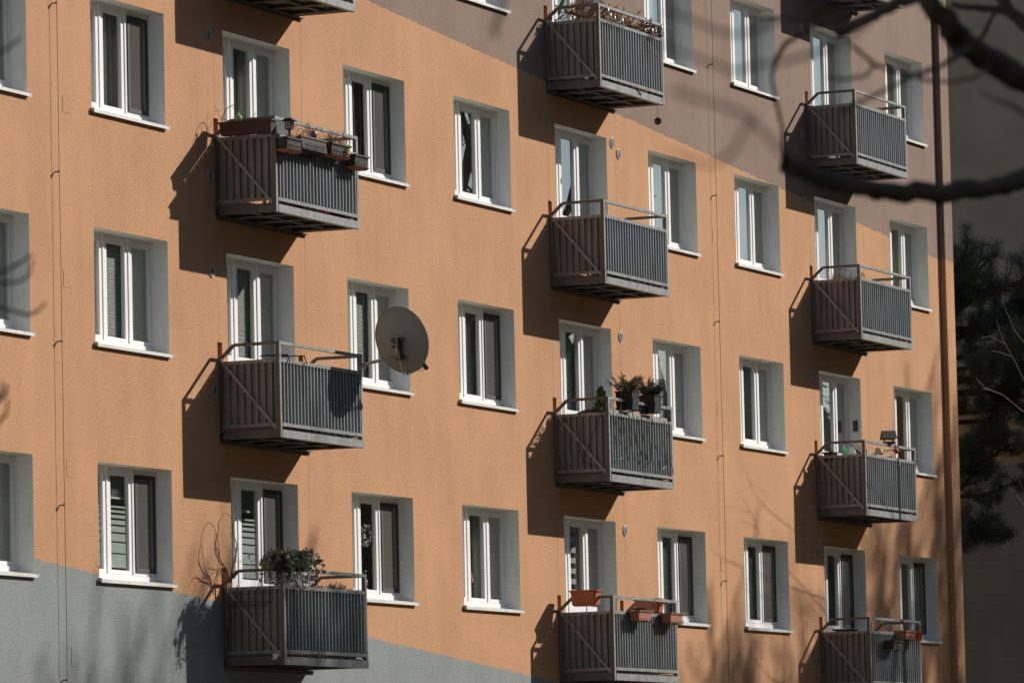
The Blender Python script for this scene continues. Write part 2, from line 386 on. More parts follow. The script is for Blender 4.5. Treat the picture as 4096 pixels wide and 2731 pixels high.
def sheer_mesh(i):
    m = MB(); a, b = SX[i]; n = 48; xs_ = [a - .03 + (b - a + .50) * k / n for k in range(n + 1)]; ph = rnd(0, 6)
    g_ = lambda x: .40 + .05 * i + .018 * math.sin(x * 61 + ph + 1.5 * math.sin(x * 17)) + .01 * math.sin(x * 150)
    for k in range(n): m.quad((xs_[k], g_(xs_[k]), -1.45), (xs_[k + 1], g_(xs_[k + 1]), -1.45), (xs_[k + 1], g_(xs_[k + 1]), -.02), (xs_[k], g_(xs_[k]), -.02))
    return m.mesh('curtain', M['sheer'], True)
SHE = [sheer_mesh(i) for i in range(3)]
CUF = curtain_mesh(-.1, 2.55); CUM = curtain_mesh(1.02, 1.36, .04, .38); CUR = curtain_mesh(1.30, 2.55, .03, .44)
def stripes_mesh(i):
    m = MB(); a, b = SX[i]; a += .072; b -= .072; z = -.47; h = .022; g = .03
    while z > -1.22:
        z2 = max(z - h, -1.243); m.quad((a, .2455, z2), (b, .2455, z2), (b, .2455, z), (a, .2455, z)); z = z2 - g; h *= 1.33; g = max(.016, g * .9)
    return m.mesh('frosted_stripes', M['film'])
STR = [stripes_mesh(i) for i in range(3)]
def zebra_mesh(i):
    m = MB(); a, b = SX[i]; a += .05; b -= .05; z = -.1
    while z > -1.2: m.quad((a, .29, z - .075), (b, .29, z - .075), (b, .29, z), (a, .29, z)); z -= .15
    return m.mesh('roller_blind', M['curtain'])
ZEB = [zebra_mesh(i) for i in range(3)]
m = MB(); a, b = SX[2]; ring(m, a + .01, b - .004, -1.285, -.045, .028, .195, .212); SCF = m.mesh('insect_screen', M['pvc'])
m = MB(); ring(m, a + .038, b - .032, -1.257, -.073, .05, .198, .210)
m.quad((a + .08, .203, -1.21), (b - .08, .203, -1.21), (b - .08, .203, -.12), (a + .08, .203, -.12), 1)
SCR = m.mesh('insect_screen', [pmat('screen_edge', (.035, .033, .032), .7), M['mesh']])

FIT = { # what hangs behind the left, middle and right pane
 (0, 'A'): ('c', 'c', 'c'), (0, 'B'): ('c', 'c', 'c'), (0, 'C'): 'F', (1, 'A'): ('-', 'k', 's'), (1, 'B'): ('c', 'c', 'c'), (1, 'C'): ('t', 'ht', 's'),
 (2, 'A'): ('-', '-', 'r'), (2, 'B'): ('c', 'c', 'c'), (2, 'C'): ('t', 'ht', 's'), (3, 'A'): ('-', 'o', 's'), (3, 'B'): ('c', 'c', 'c'), (3, 'C'): ('-', '-', 's'),
 (4, 'Z'): ('c', 'c', 'c'), (4, 'A'): ('c', 'o', 'c'), (4, 'B'): ('-', 'o', 's'), (4, 'C'): ('-', '-', 'r'), (5, 'Z'): ('-', '-', 'c'), (5, 'A'): ('-', 'o', 'c'),
 (5, 'B'): ('-', 'o', 'c'), (5, 'C'): ('z', 'z', 'r'), (6, 'Z'): ('c', 'c', 'm'), (6, 'A'): ('-', '-', 'r'), (6, 'B'): ('-', 'c', 'c'), (6, 'C'): ('o', 'o', 's'),
 (7, 'Z'): ('-', '-', 'r'), (7, 'A'): ('-', '-', 'r'), (7, 'B'): ('-', '-', 'c'), (7, 'C'): ('-', 'o', 's'), (8, 'Z'): ('-', '-', 'r'), (8, 'A'): ('-', '-', 'r'),
 (8, 'B'): ('-', '-', 'c'), (8, 'C'): ('-', '-', 's'), (9, 'Z'): ('-', '-', 'r'), (9, 'A'): ('-', '-', 'r'), (9, 'B'): ('-', '-', 'c'), (9, 'C'): ('-', '-', 's')}
for c, r, d in openings:
    wdw = empty('balcony_door' if d else 'window', (X0(c), 0, ZROW[r]), bld); d = int(d)
    link('frame', FR[d], wdw); link('reveal', RV[d], wdw); link('interior', ROOM, wdw)
    for i in range(3): link('sash', SA[d][i], wdw); link('glass_pane', PA[i], wdw)
    if not d: link('sill', SILL, wdw)
    ft = FIT.get((c, r), ('c', 'c', 'c'))
    if ft == 'F': link('curtain', CUF, wdw); continue
    for i, t in enumerate(ft):
        if t == '-' and (c, r, i) not in ((3, 'C', 1), (8, 'C', 1), (9, 'B', 1), (4, 'B', 0)): link('curtain', SHE[i], wdw)
        if t == 'c': link('blind', BLC[i], wdw)
        elif t == 'o': link('blind', BLO[i], wdw)
        elif t == 'm': link('blind', BLM[i], wdw)
        elif t == 'z': link('roller_blind', ZEB[i], wdw)
        elif t == 's': link('insect_screen', SCR, wdw)
        elif t == 'k': link('curtain', CUM, wdw)
        elif t == 'r': link('curtain', CUR, wdw)
        elif t == 't': link('frosted_stripes', STR[i], wdw)
        elif t == 'ht': link('frosted_stripes', STR[i], wdw); link('blind', BLH[i], wdw)

# ---- balconies (local origin: top left corner of their door)
BX0, BX1, BD = -.284, 2.176, -.84
def corr(u0, u1, z0, z1, place):
    """trapezoid sheet: place(u, depth) -> (x, y); depth grows outwards"""
    m = MB(); pitch = .0975; prof = []; u = u0
    while u < u1:
        for du, dp in ((0, 0), (.0625, 0), (.068, .040), (.0920, .040), (.0975, 0)):
            if u + du <= u1: prof.append((u + du, dp))
        u += pitch
    pp = []
    for p_ in prof:
        if not pp or p_[0] - pp[-1][0] > 1e-5: pp.append(p_)
    pp.append((u1, pp[-1][1]))
    for (a, da), (b, db) in zip(pp, pp[1:]):
        xa, ya = place(a, da); xb, yb = place(b, db)
        m.quad((xa, ya, z0), (xb, yb, z0), (xb, yb, z1), (xa, ya, z1))
    return m
BM = {}
BM['front_panel'] = corr(BX0 + .05, BX1 - .05, -2.20, -1.40, lambda u, dp: (u, BD + .04 - dp)).mesh('front_panel', M['sheet'])
sp_ = corr(-.80, -.02, -2.20, -1.40, lambda u, dp: (BX0 + .04 - dp, u)).mesh('side_panel', M['sheet_shaded'])
sp2 = corr(-.80, -.02, -2.20, -1.40, lambda u, dp: (BX1 - .04 + dp, u)).mesh('side_panel', M['sheet'])
m = MB(); m.box(BX0, BX0 + .05, BD + .003, BD + .05, -2.36, -1.165); m.box(BX0, BX0 + .05, BD, BD + .003, -2.36, -1.165, 1); POST1 = m.mesh('corner_post', [M['galv_shaded'], M['galv']])  # lit front plate and shaded sides painted as two steel tones
m = MB(); m.box(BX1 - .05, BX1, BD + .003, BD + .05, -2.36, -1.165); m.box(BX1 - .05, BX1, BD, BD + .003, -2.36, -1.165, 1); POST2 = m.mesh('corner_post', [M['galv_shaded'], M['galv']])
m = MB(); m.box(BX0, BX0 + .045, -.05, -.003, -2.355, -1.36); WP1 = m.mesh('wall_post', M['galv_shaded'])
m = MB(); m.box(BX1 - .045, BX1, -.05, -.003, -2.355, -1.36); WP2 = m.mesh('wall_post', M['galv_shaded'])
m = MB(); m.box(BX0 + .052, BX1 - .052, BD + .002, BD + .042, -1.205, -1.167); HR = m.mesh('handrail', M['galv'])
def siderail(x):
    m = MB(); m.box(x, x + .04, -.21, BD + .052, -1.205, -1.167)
    m.bar((x + .02, -.205, -1.187), (x + .02, .09, -1.445), .038, .038); return m.mesh('side_rail', M['galv_shaded'])
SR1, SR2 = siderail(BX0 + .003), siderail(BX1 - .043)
def strips(kind, z0, z1):
    m = MB()
    if kind == 'f':
        m.box(BX0 + .052, BX1 - .052, BD - .004, BD + .0, z0, z1); m.box(BX0 + .052, BX1 - .052, BD, BD + .05, z1, z1 + .003)
        k = BX0 + .1
        while k < BX1 - .06: m.box(k - .005, k + .005, BD - .008, BD - .004, (z0 + z1) / 2 - .005, (z0 + z1) / 2 + .005, 1); k += .0975
    else:
        x = BX0 if kind == 'l' else BX1; s = -1 if kind == 'l' else 1
        m.box(min(x, x + s * .004), max(x, x + s * .004), BD + .052, -.052, z0, z1)
        k = -.78
        while k < -.03:
            a, b = x + s * .004, x + s * .008; m.box(min(a, b), max(a, b), k - .006, k + .006, (z0 + z1) / 2 - .006, (z0 + z1) / 2 + .006, 1); k += .0975
    return m.mesh('edge_strip', [M['galv'], M['bolt']])
STRIPS = [strips(k, a, b) for k in 'flr' for a, b in ((-1.425, -1.385), (-2.218, -2.178))]
m = MB()
m.box(BX0 + .05, BX1 - .0, BD - .006, BD + .0, -2.357, -2.262); m.box(BX0 + .05, BX1, BD, BD + .06, -2.262 - .006, -2.262); m.box(BX0 + .05, BX1, BD, BD + .06, -2.357, -2.351)
CHF = m.mesh('edge_channel', M['galv'])
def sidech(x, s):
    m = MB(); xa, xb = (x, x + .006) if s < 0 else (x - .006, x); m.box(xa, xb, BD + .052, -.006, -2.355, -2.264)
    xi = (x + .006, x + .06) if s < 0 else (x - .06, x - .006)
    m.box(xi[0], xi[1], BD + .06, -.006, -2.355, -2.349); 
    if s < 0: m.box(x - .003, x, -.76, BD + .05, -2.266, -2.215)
    return m.mesh('edge_channel', M['galv_shaded'])
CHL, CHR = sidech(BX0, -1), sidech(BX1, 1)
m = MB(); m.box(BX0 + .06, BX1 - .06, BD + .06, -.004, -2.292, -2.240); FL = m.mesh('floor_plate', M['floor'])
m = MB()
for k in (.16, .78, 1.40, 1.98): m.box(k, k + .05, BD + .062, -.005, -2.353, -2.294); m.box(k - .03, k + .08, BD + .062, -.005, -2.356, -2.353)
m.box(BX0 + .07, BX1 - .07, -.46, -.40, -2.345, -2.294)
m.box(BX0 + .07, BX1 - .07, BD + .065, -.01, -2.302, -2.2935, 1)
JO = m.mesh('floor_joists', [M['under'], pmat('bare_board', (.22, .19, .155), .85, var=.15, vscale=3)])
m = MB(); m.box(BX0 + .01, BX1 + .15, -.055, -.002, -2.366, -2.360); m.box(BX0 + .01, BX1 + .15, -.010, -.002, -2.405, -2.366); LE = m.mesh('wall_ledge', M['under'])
def brace(x): 
    m = MB(); m.bar((x, -.03, -1.36), (x, BD + .05, -2.25), .008, .034, up=(0, 0, 1)); return m.mesh('diagonal_brace', M['galv'])
BR1, BR2 = brace(BX0 - .012), brace(BX1 + .012)
BALC = {}
for c, r in balconies:
    b = empty('balcony', (X0(c), 0, ZROW[r]), bld); BALC[(c, r)] = (X0(c), ZROW[r])
    for nme_, me in (('front_panel', BM['front_panel']), ('side_panel', sp_), ('side_panel', sp2), ('corner_post', POST1), ('corner_post', POST2), ('wall_post', WP1), ('wall_post', WP2), ('handrail', HR), ('side_rail', SR1), ('side_rail', SR2),
                     ('edge_channel', CHF), ('edge_channel', CHL), ('edge_channel', CHR), ('floor_plate', FL), ('floor_joists', JO), ('wall_ledge', LE), ('diagonal_brace', BR1), ('diagonal_brace', BR2)):
        link(nme_, me, b)
    for me in STRIPS: link('edge_strip', me, b)
# floor tiles showing under the lowest left balcony's panel
m = MB(); x, z = BALC[(2, 'C')]
for k in range(8): m.box(x - .2 + k * .29, x - .06 + k * .29, -.76, -.62, z - 2.239, z - 2.222)
o = m.build('floor_tiles', M['tile'], bld)

# ---- vents, conductors, socket plates
vm = MB(); n = 24
vm.lathe((0, -.002, 0), [(.068, 0), (.078, .008), (.078, .012), (.066, .015), (.064, .008)], n, (0, -1, 0))
vm.add([(.064 * math.cos(2 * math.pi * k / n), -.006, .064 * math.sin(2 * math.pi * k / n)) for k in range(n)], [tuple(range(n))], 1)
for k in range(-3, 4):
    hw = math.sqrt(max(.0, .062 ** 2 - (k * .017) ** 2)); vm.box(-hw, hw, -.02, -.007, k * .017 - .0022, k * .017 + .0022)
vme = vm.mesh('vent_grille', [M['vent'], M['black']])
for x, z in ((3.18, -.11), (3.16, -1.876), (3.17, -3.066), (3.185, -4.545), (16.57, -.049), (16.815, -.19), (16.726, -2.882), (16.71, -5.715), (24.80, 2.664), (24.706, .942), (24.72, -.126), (24.71, -1.842), (24.80, -2.871), (24.726, -4.659), (24.84, -5.712), (24.745, -7.44)):
    link('vent_grille', vme, bld, (x, 0, z))
for wx, tops in ((-.83, (-.246, -2.243, -4.241, -6.161, -8.203)), (20.79, (3.6, 1.587, -.435, -2.364, -4.416, -6.319, -8.4))):
    g = empty('lightning_conductor', (wx - .15, 0, 0), bld)
    m = MB(); m.tube([(0, -.062, ZT), (0, -.064, 2), (.004, -.06, -2), (0, -.064, -6), (.01, -.06, GZ)], .0038, 5); m.build('rod', M['wire'], g)
    for z in tops:
        m = MB(); m.box(-.008, .008, -.07, .0, z - .008, z + .006); m.box(-.014, .014, -.074, -.05, z - .014, z + .014); m.build('bracket', M['wire'], g)
pm = MB(); pm.box(0, .19, -.004, .001, -.21, 0); pme = pm.mesh('cover_plate', M['wall'])
for x, z in ((-.79, -1.304), (-.84, -3.374), (-.83, -5.615), (-.79, -7.822), (20.55, -5.957), (20.56, -.95), (20.56, -3.6)): link('cover_plate', pme, bld, (x + .04, 0, z))
# hairline joints beside the balcony doors
jm = MB(); jm.box(-.0018, .0018, -.001, .001, -1.13, .35); jme = jm.mesh('wall_joint', pmat('joint_line', (.25, .14, .08), .9))
for c, r in balconies:
    x, z = X0(c), ZROW[r]
    link('wall_joint', jme, bld, (x - .257, 0, z)); link('wall_joint', jme, bld, (x + 2.303, 0, z + .02))
# door bell box on the reveal of the right door
x, z = BALC[(8, 'B')]
m = MB(); m.box(x + 1.935, x + 1.958, .06, .14, z - .86, z - .68); m.box(x + 1.928, x + 1.935, .085, .115, z - .80, z - .78); tag(m.build('door_intercom', M['black']), 'small black box fixed to the white reveal above the towels', 'intercom')

# ------------------------------------------------------------------ things on the balconies
def planter(name, mat, cx, cy, zt, L, D, Hh, along='x', taper=.82, rim=True, tilt=0, label='', cat='planter', group=None, saucer=None, parent_loc=None):
    """hollow tapered trough, hand-sized rim; cx,cy centre, zt top"""
    g = empty(name, (cx, cy, zt - Hh)); tag(g, label, cat, group)
    if along == 'y': g.rotation_euler = (0, 0, R(90))
    if tilt: g.rotation_euler.x = R(tilt)
    m = MB(); l, d = L / 2, D / 2; lb, db = l * (1 - (1 - taper) * D / L * 1.2), d * taper
    ob = [(-lb, -db, 0), (lb, -db, 0), (lb, db, 0), (-lb, db, 0)]; ot = [(-l, -d, Hh), (l, -d, Hh), (l, d, Hh), (-l, d, Hh)]
    it = [(-l + .008, -d + .008, Hh), (l - .008, -d + .008, Hh), (l - .008, d - .008, Hh), (-l + .008, d - .008, Hh)]; ib = [(x_ * .97, y_ * .97, Hh - .035) for x_, y_, _ in it]
    m.add(ob + ot + it + ib, [(0, 3, 2, 1), (0, 1, 5, 4), (1, 2, 6, 5), (2, 3, 7, 6), (3, 0, 4, 7), (4, 5, 9, 8), (5, 6, 10, 9), (6, 7, 11, 10), (7, 4, 8, 11), (8, 9, 13, 12), (9, 10, 14, 13), (10, 11, 15, 14), (11, 8, 12, 15)])
    k = -lb + .03
    while k < lb - .02:                                   # moulded ribs on the long faces
        for s in (-1, 1): m.hexa([(k, s * db - .003, .01), (k + .012, s * db - .003, .01), (k + .012, s * db + .003, .01), (k, s * db + .003, .01)], [(k * l / lb, s * (d - .004) - .003, Hh * .85), (k * l / lb + .012, s * (d - .004) - .003, Hh * .85), (k * l / lb + .012, s * (d - .004) + .003, Hh * .85), (k * l / lb, s * (d - .004) + .003, Hh * .85)])
        k += .05
    m.build('trough', mat, g)
    if rim:
        m = MB(); e = .014
        m.box(-l - e, l + e, -d - e, -d + .004, Hh - .016, Hh + .006); m.box(-l - e, l + e, d - .004, d + e, Hh - .016, Hh + .006)
        m.box(-l - e, -l + .004, -d + .004, d - .004, Hh - .016, Hh + .006); m.box(l - .004, l + e, -d + .004, d - .004, Hh - .016, Hh + .006); m.build('rim', mat, g)
    m = MB(); m.quad((-l + .01, -d + .01, Hh - .03), (l - .01, -d + .01, Hh - .03), (l - .01, d - .01, Hh - .03), (-l + .01, d - .01, Hh - .03)); m.build('soil', M['brown'], g)
    if saucer:
        m = MB(); a, b2 = l * .98, d * .98; m.hexa([(-a + .02, -b2 + .02, -.034), (a - .02, -b2 + .02, -.034), (a - .02, b2 - .02, -.034), (-a + .02, b2 - .02, -.034)], [(-a - .01, -b2 - .012, -.003), (a + .01, -b2 - .012, -.003), (a + .01, b2 + .012, -.003), (-a - .01, b2 + .012, -.003)]); m.build('saucer', saucer, g)
    return g
def hanger(g, L, D, Hh, wires, n=2):
    """wire bracket hooked on the panel, sub-object of its planter"""
    m = MB(); l, d = L / 2, D / 2
    for k in range(n):
        x = -l * .6 + (l * 1.2) * k / max(1, n - 1)
        m.tube([(x, d + .10, Hh - .06), (x, d + .06, Hh + .02), (x, d + .01, Hh + .005), (x, d + .01, -.006), (x, -d - .012, -.006), (x, -d - .014, Hh * .45)], .004, 5)
    for z_ in wires: m.tube([(-l * .8, -d - .014, z_), (l * .8, -d - .014, z_)], .004, 5)
    m.build('wire_hanger', M['black'], g)
def twiggy(name, mat, cx, cy, z, rx, ry, h, n, label, cat, group=None, r=.003, lean=.35, fork=3, leaf=None, parent=None):
    m = MB()
    for _ in range(n):
        p = Vector((cx + rnd(-rx, rx), cy + rnd(-ry, ry), z)); dd = Vector((rnd(-lean, lean), rnd(-lean, lean), 1)).normalized(); L = h * rnd(.5, 1)
        q = p + dd * L * .5 + Vector((rnd(-.03, .03), rnd(-.03, .03), 0)); e = q + (dd + Vector((rnd(-.5, .5), rnd(-.5, .5), rnd(-.2, .2)))).normalized() * L * .5
        m.tube([p, q, e], [r, r * .8, r * .5], 4)
        for _k in range(fork):
            s_ = q.lerp(e, rnd(0, .9)); m.tube([s_, s_ + (dd * .6 + rdir()).normalized() * L * rnd(.15, .4)], [r * .6, r * .35], 3)
        if leaf:
            for _k in range(leaf[0]): 
                s_ = p.lerp(q, rnd(.3, 1)) if rnd(0, 1) < .5 else q.lerp(e, rnd(0, 1)); m.leaf(s_, dd * .5 + rdir(), rdir(), leaf[1] * rnd(.6, 1.2), leaf[1] * .4, 1 if len(leaf) > 2 else 0)
    o = m.build(name, [mat, leaf[2]] if leaf and len(leaf) > 2 else mat, parent); 
    if label: tag(o, label, cat, group)
    return o
random.seed(11)
# --- upper left balcony: brown boxes
x, z = BALC[(2, 'A')]
G1 = 'flower boxes on the upper left balcony'
g = planter('flower_box', M['brown'], x - .36, -.50, z - 1.225, .72, .15, .16, 'y', label='long dark brown flower box hung along the side rail of the upper left balcony', cat='flower box', group=G1)
m = MB()
for k in (-.22, .22): m.tube([(k, -.03, .17), (k, -.10, .18), (k, -.10, .10)], .004, 5); m.tube([(k, .09, .06), (k, .092, -.008), (k, -.02, -.008)], .004, 5)
m.build('wire_hanger', M['black'], g)
b1 = planter('flower_box', M['brownl'], x - .10, -.945, z - 1.445, .42, .15, .14, label='small faded brown flower box with orange saucer below the lantern', cat='flower box', group=G1, saucer=M['terrad']); hanger(b1, .42, .15, .14, (.02, .06))
b2 = planter('flower_box', M['brownl'], x + .50, -.955, z - 1.395, .74, .16, .16, tilt=-14, label='long faded brown flower box tipped outwards, second along the upper left front panel', cat='flower box', group=G1); hanger(b2, .74, .16, .16, (.03, .07), 3)
b3 = planter('flower_box', M['brownl'], x + 1.28, -.945, z - 1.375, .56, .15, .14, label='brown flower box with dry stems and a yellow cup on an orange saucer', cat='flower box', group=G1, saucer=M['terrad']); hanger(b3, .56, .15, .14, (.02, .06), 3)
b4 = planter('flower_box', M['brownl'], x + 1.90, -.945, z - 1.455, .40, .15, .14, label='lowest brown flower box with orange saucer at the front corner of the upper left balcony', cat='flower box', group=G1, saucer=M['terrad']); hanger(b4, .40, .15, .14, (.02, .05), 2)
m = MB(); m.lathe((x + 1.42, -1.035, z - 1.49), [(.001, 0), (.028, 0), (.032, .075), (.028, .075)], 12); tag(m.build('cup', M['yellow']), 'small yellow cup hanging on the wire of a brown flower box', 'cup')
twiggy('dry_plant', M['drybrush'], x - .02, -.94, z - 1.47, .13, .05, .14, 26, 'tuft of withered stems in the box below the lantern', 'dry plant', 'dry plants on the upper left balcony', .003, .5, 3, (8, .02))
twiggy('dry_plant', M['drytwig'], x + .55, -.93, z - 1.42, .30, .05, .27, 26, 'sparse dark dry stems around the glass ornament', 'dry plant', 'dry plants on the upper left balcony', .0028, .35, 4, (7, .018))
twiggy('dry_plant', M['drybrush'], x + 1.30, -.93, z - 1.40, .25, .05, .22, 44, 'bushy pale dry stems in the box with the yellow cup', 'dry plant', 'dry plants on the upper left balcony', .003, .45, 4, (8, .022))
twiggy('dry_plant', M['drytwig'], x - .30, -.36, z - 1.25, .05, .22, .30, 9, 'bent bare stems rising from the long brown box', 'dry plant', 'dry plants on the upper left balcony', .0035, .8, 2)
m = MB()
m.tube([(x - .33, -.15, z - 1.25)] + [(x - .33, -.30 + .17 * math.cos(a), z - 1.22 + .22 * math.sin(a)) for a in [math.pi * (1 - k / 8) for k in range(9)]][::-1] + [(x - .33, -.5, z - 1.25)], .005, 5)
tag(m.build('plant_hoop', M['drytwig']), 'arched twig hoop over the long brown flower box', 'hoop')
m = MB(); m.lathe((x - .33, -.36, z - 1.175), [(.001, -.055), (.035, -.045), (.05, 0), (.042, .035), (.015, .055), (.008, .08), (.022, .10)], 12); tag(m.build('bird_fat_ball', M['lime']), 'green net ball of bird food hanging over the long brown box', 'bird food')
# lantern on its stake
g = empty('garden_lantern', (x - .10, -.95, z - 1.47)); tag(g, 'small black house shaped solar lantern on a stake in the first box', 'lantern')
m = MB(); m.box(-.011, .011, -.011, .011, -.02, .14); m.build('stake', M['black'], g)
m = MB(); m.box(-.045, .045, -.045, .045, .14, .152)
for i in (-.04, 0, .04):
    for j in (-.04, .04): m.box(i - .004, i + .004, j - .004, j + .004, .152, .245); m.box(j - .004, j + .004, i - .004, i + .004, .152, .245)
for k in (.182, .214): 
    m.box(-.043, .043, -.0435, -.037, k - .003, k + .003); m.box(-.0435, -.037, -.043, .043, k - .003, k + .003); m.box(-.043, .043, .037, .0435, k - .003, k + .003); m.box(.037, .0435, -.043, .043, k - .003, k + .003)
m.build('lamp_cage', M['black'], g)
m = MB(); m.box(-.034, .034, -.034, .034, .153, .243); m.build('lamp_glass', M['white'], g)
m = MB(); m.hexa([(-.085, -.085, .245), (.085, -.085, .245), (.085, .085, .245), (-.085, .085, .245)], [(-.035, -.035, .285), (.035, -.035, .285), (.035, .035, .285), (-.035, .035, .285)]); m.build('lamp_roof', M['black'], g)
m = MB(); m.lathe((x + .64, -.93, z - 1.315), [(.001, -.06), (.04, -.05), (.058, 0), (.045, .045), (.012, .06)], 14, (0, 0, 1)); m.tube([(x + .64, -.93, z - 1.26), (x + .63, -.93, z - 1.23)], .006, 5); tag(m.build('glass_ornament', M['amethyst'], smooth=True), 'round purple glass ornament among dry stems', 'ornament')
m = MB()
for a, b_ in (((x - .22, -.8, z - 1.2), (x + .9, -.75, z - 1.36)), ((x - .22, -.8, z - 1.25), (x + .05, -.3, z - 1.42)), ((x - .22, -.8, z - 1.22), (x + .25, -.2, z - 1.40))): m.tube([a, b_], .003, 4)
tag(m.build('clothes_line', M['palewood']), 'pale strings tied from the corner post behind the lantern', 'string')
m = MB(); m.box(x + 1.60, x + 2.05, -.70, -.45, z - 2.255, z - 2.16); tag(m.build('floor_box', M['redplastic']), 'red box glimpsed through the gap under the upper left front panel', 'box')

# --- middle left balcony: hooks and dish
x, z = BALC[(2, 'B')]
for k, (xa, xb, zz) in enumerate(((-.33, -.05, -1.375), (.02, .44, -1.355))):
    m = MB(); ya = -.86
    m.bar((x + xa, -.60, z + zz + .03), (x + xb, ya + .02, z + zz + .05), .02, .016); m.bar((x + xb, ya + .02, z + zz + .058), (x + xb + .01, ya - .01, z + zz - .05), .018, .014)
    tag(m.build('hanger_arm', M['black']), ('black curved hanger hooked over the panel next to the corner post', 'longer black curved hanger hooked over the panel, nearer the dish')[k], 'hanger', 'black hangers on the middle left balcony')
g = empty('satellite_dish', (x + 2.16, -.85, z - 1.30)); tag(g, 'large grey satellite dish seen from behind on a balcony post', 'satellite dish')
dc = Vector((.14, -.50, .305)); ax = Vector((math.cos(R(-8)) * math.cos(R(17)), math.sin(R(-8)) * math.cos(R(17)), math.sin(R(17)))).normalized()
side = Vector((0, 0, 1)).cross(ax).normalized(); upv = ax.cross(side).normalized()
m = MB(); nr, na = 10, 56
def dpt(i, k, off):
    t = i / nr; a = 2 * math.pi * k / na
    return dc + side * (.385 * t * math.cos(a)) + upv * (.43 * t * math.sin(a)) + ax * (.085 * (t * t - 1) + off)
for off, flip in ((0, 0), (-.006, 1)):
    base = len(m.v)
    for i in range(nr + 1):
        for k in range(na): m.v.append(tuple(dpt(max(i, .001), k, off)))
    for i in range(nr):
        for k in range(na):
            a, b_, c_, d_ = base + i * na + k, base + i * na + (k + 1) % na, base + (i + 1) * na + (k + 1) % na, base + (i + 1) * na + k
            m.f.append((a, b_, c_, d_) if not flip else (d_, c_, b_, a)); m.m.append(0)
m.build('reflector', M['dish'], g, smooth=True)
m = MB(); rim = [dpt(nr, k, -.004) for k in range(na)]; m.tube(rim + [rim[0]], .010, 6); m.build('rim', M['dish'], g, smooth=True)
back = dc - ax * .085 - upv * .10
m = MB(); pe = Vector((back.x - .10, back.y - .0, .085))
m.tube([(-.0, -.0, .0), (-.03, -.12, .02), (pe.x, pe.y, .075)], .021, 12); m.tube([(pe.x, pe.y, .055), (pe.x, pe.y, back.z + .14)], .021, 12); m.build('mast_arm', M['silver'], g, smooth=True)
m = MB()
bk = back
m.bar(bk - upv * .14 - ax * .02, bk + upv * .14 - ax * .02, .05, .03, up=ax); m.bar(bk + upv * .13 - side * .09 - ax * .02, bk + upv * .13 + side * .09 - ax * .02, .025, .04, up=upv); m.bar(bk - upv * .12 - side * .07 - ax * .02, bk - upv * .12 + side * .07 - ax * .02, .025, .04, up=upv)
for zz in (.02, .075): m.tube([(pe.x - .06, pe.y - .035, back.z + zz), (pe.x + .1, pe.y - .035, back.z + zz)], .012, 6); m.tube([(pe.x - .06, pe.y + .035, back.z + zz), (pe.x + .1, pe.y + .035, back.z + zz)], .012, 6)
m.bar((pe.x, pe.y, back.z + .03), bk, .06, .07); m.build('back_bracket', pmat('bracket_grey', (.06, .062, .06), .5, metal=.4), g)
m = MB(); fo = dc + ax * .42 - upv * .44; m.tube([dc - upv * .45 - ax * .02, fo], .014, 6); m.lathe(fo, [(.001, -.06), (.03, -.06), (.034, .05), (.02, .08), (.001, .085)], 12, (dc - fo).normalized()); m.build('feed_horn', M['brownl'], g)
m = MB(); m.tube([bk - ax * .04, bk - ax * .06 - upv * .15, bk - upv * .30 - ax * .05, bk - upv * .34 - ax * .01, bk - upv * .30 + ax * .02], .006, 5); m.tube([fo, fo + Vector((.01, .02, -.06)), fo + Vector((-.08, .05, -.07)), fo + Vector((-.14, .05, -.02))], .005, 5)
m.tube([(-.03, -.08, -.03), (.0, -.03, -.06), (.01, 0, -.02)], .004, 5); m.build('cable', M['white'], g)

# --- top middle balcony: dried Christmas tree with bulbs
x, z = BALC[(5, 'Z')]
random.seed(21)
g = empty('dried_spruce', (x, -.5, z - 1.3)); tag(g, 'brown dried Christmas tree lying along the top middle balcony', 'dead tree')
tr = MB(); nd = MB(); a = Vector((-.20, .20, .06)); b = Vector((2.12, -.26, -.04)); tr.tube([a, a.lerp(b, .5) + Vector((0, 0, .02)), b], [.028, .018, .006], 7)
axd = (b - a).normalized()
for k in range(120):
    t = (k + rnd(0, 1)) / 120; p = a.lerp(b, t); L = (.44 * (1 - t) ** .55 + .09) * rnd(.65, 1.05)
    th = rnd(0, 2 * math.pi); sd = Vector((0, math.cos(th), math.sin(th))); dr = (sd + axd * rnd(.35, .9)).normalized()
    e = p + dr * L
    e.z = min(e.z, .25); e.y = max(e.y, -.42); e.z = max(e.z, -.45)
    tr.tube([p, p.lerp(e, .5) + Vector((0, 0, -.01)), e], [.007, .005, .0025], 4)
    segs = [(p, e)]
    for q in range(4):
        s0 = p.lerp(e, .3 + .17 * q); d2 = ((e - p).normalized() * .8 + (rdir() * .8)).normalized(); e2 = s0 + d2 * L * rnd(.2, .38); segs.append((s0, e2)); tr.tube([s0, e2], [.004, .002], 3)
    for s0, e2 in segs:
        if k < 12 and rnd(0, 1) < .4: continue
        n_ = int((e2 - s0).length / .0030)
        for _ in range(n_):
            pp_ = s0.lerp(e2, rnd(.15, 1)); nd.needle(pp_, (e2 - s0).normalized() * .8 + rdir(), rnd(.018, .032), .010)
tr.build('twigs', M['drytwig'], g); nd.build('needles', M['deadneedle'], g)
gb = empty('bulb_light_string', (x, -.9, z - 1.3)); tag(gb, 'string of clear round bulbs along the rail by the dried tree', 'light string')
pts = [(-.22, .0, .10), (-.06, .03, .09), (.02, .02, .02), (.2, .03, -.02), (.5, .03, -.02), (1.0, .08, -.03), (1.78, .04, -.0), (2.03, .05, .07)]
m = MB(); m.tube(pts, .004, 4); m.build('cable', M['fairy'], gb)
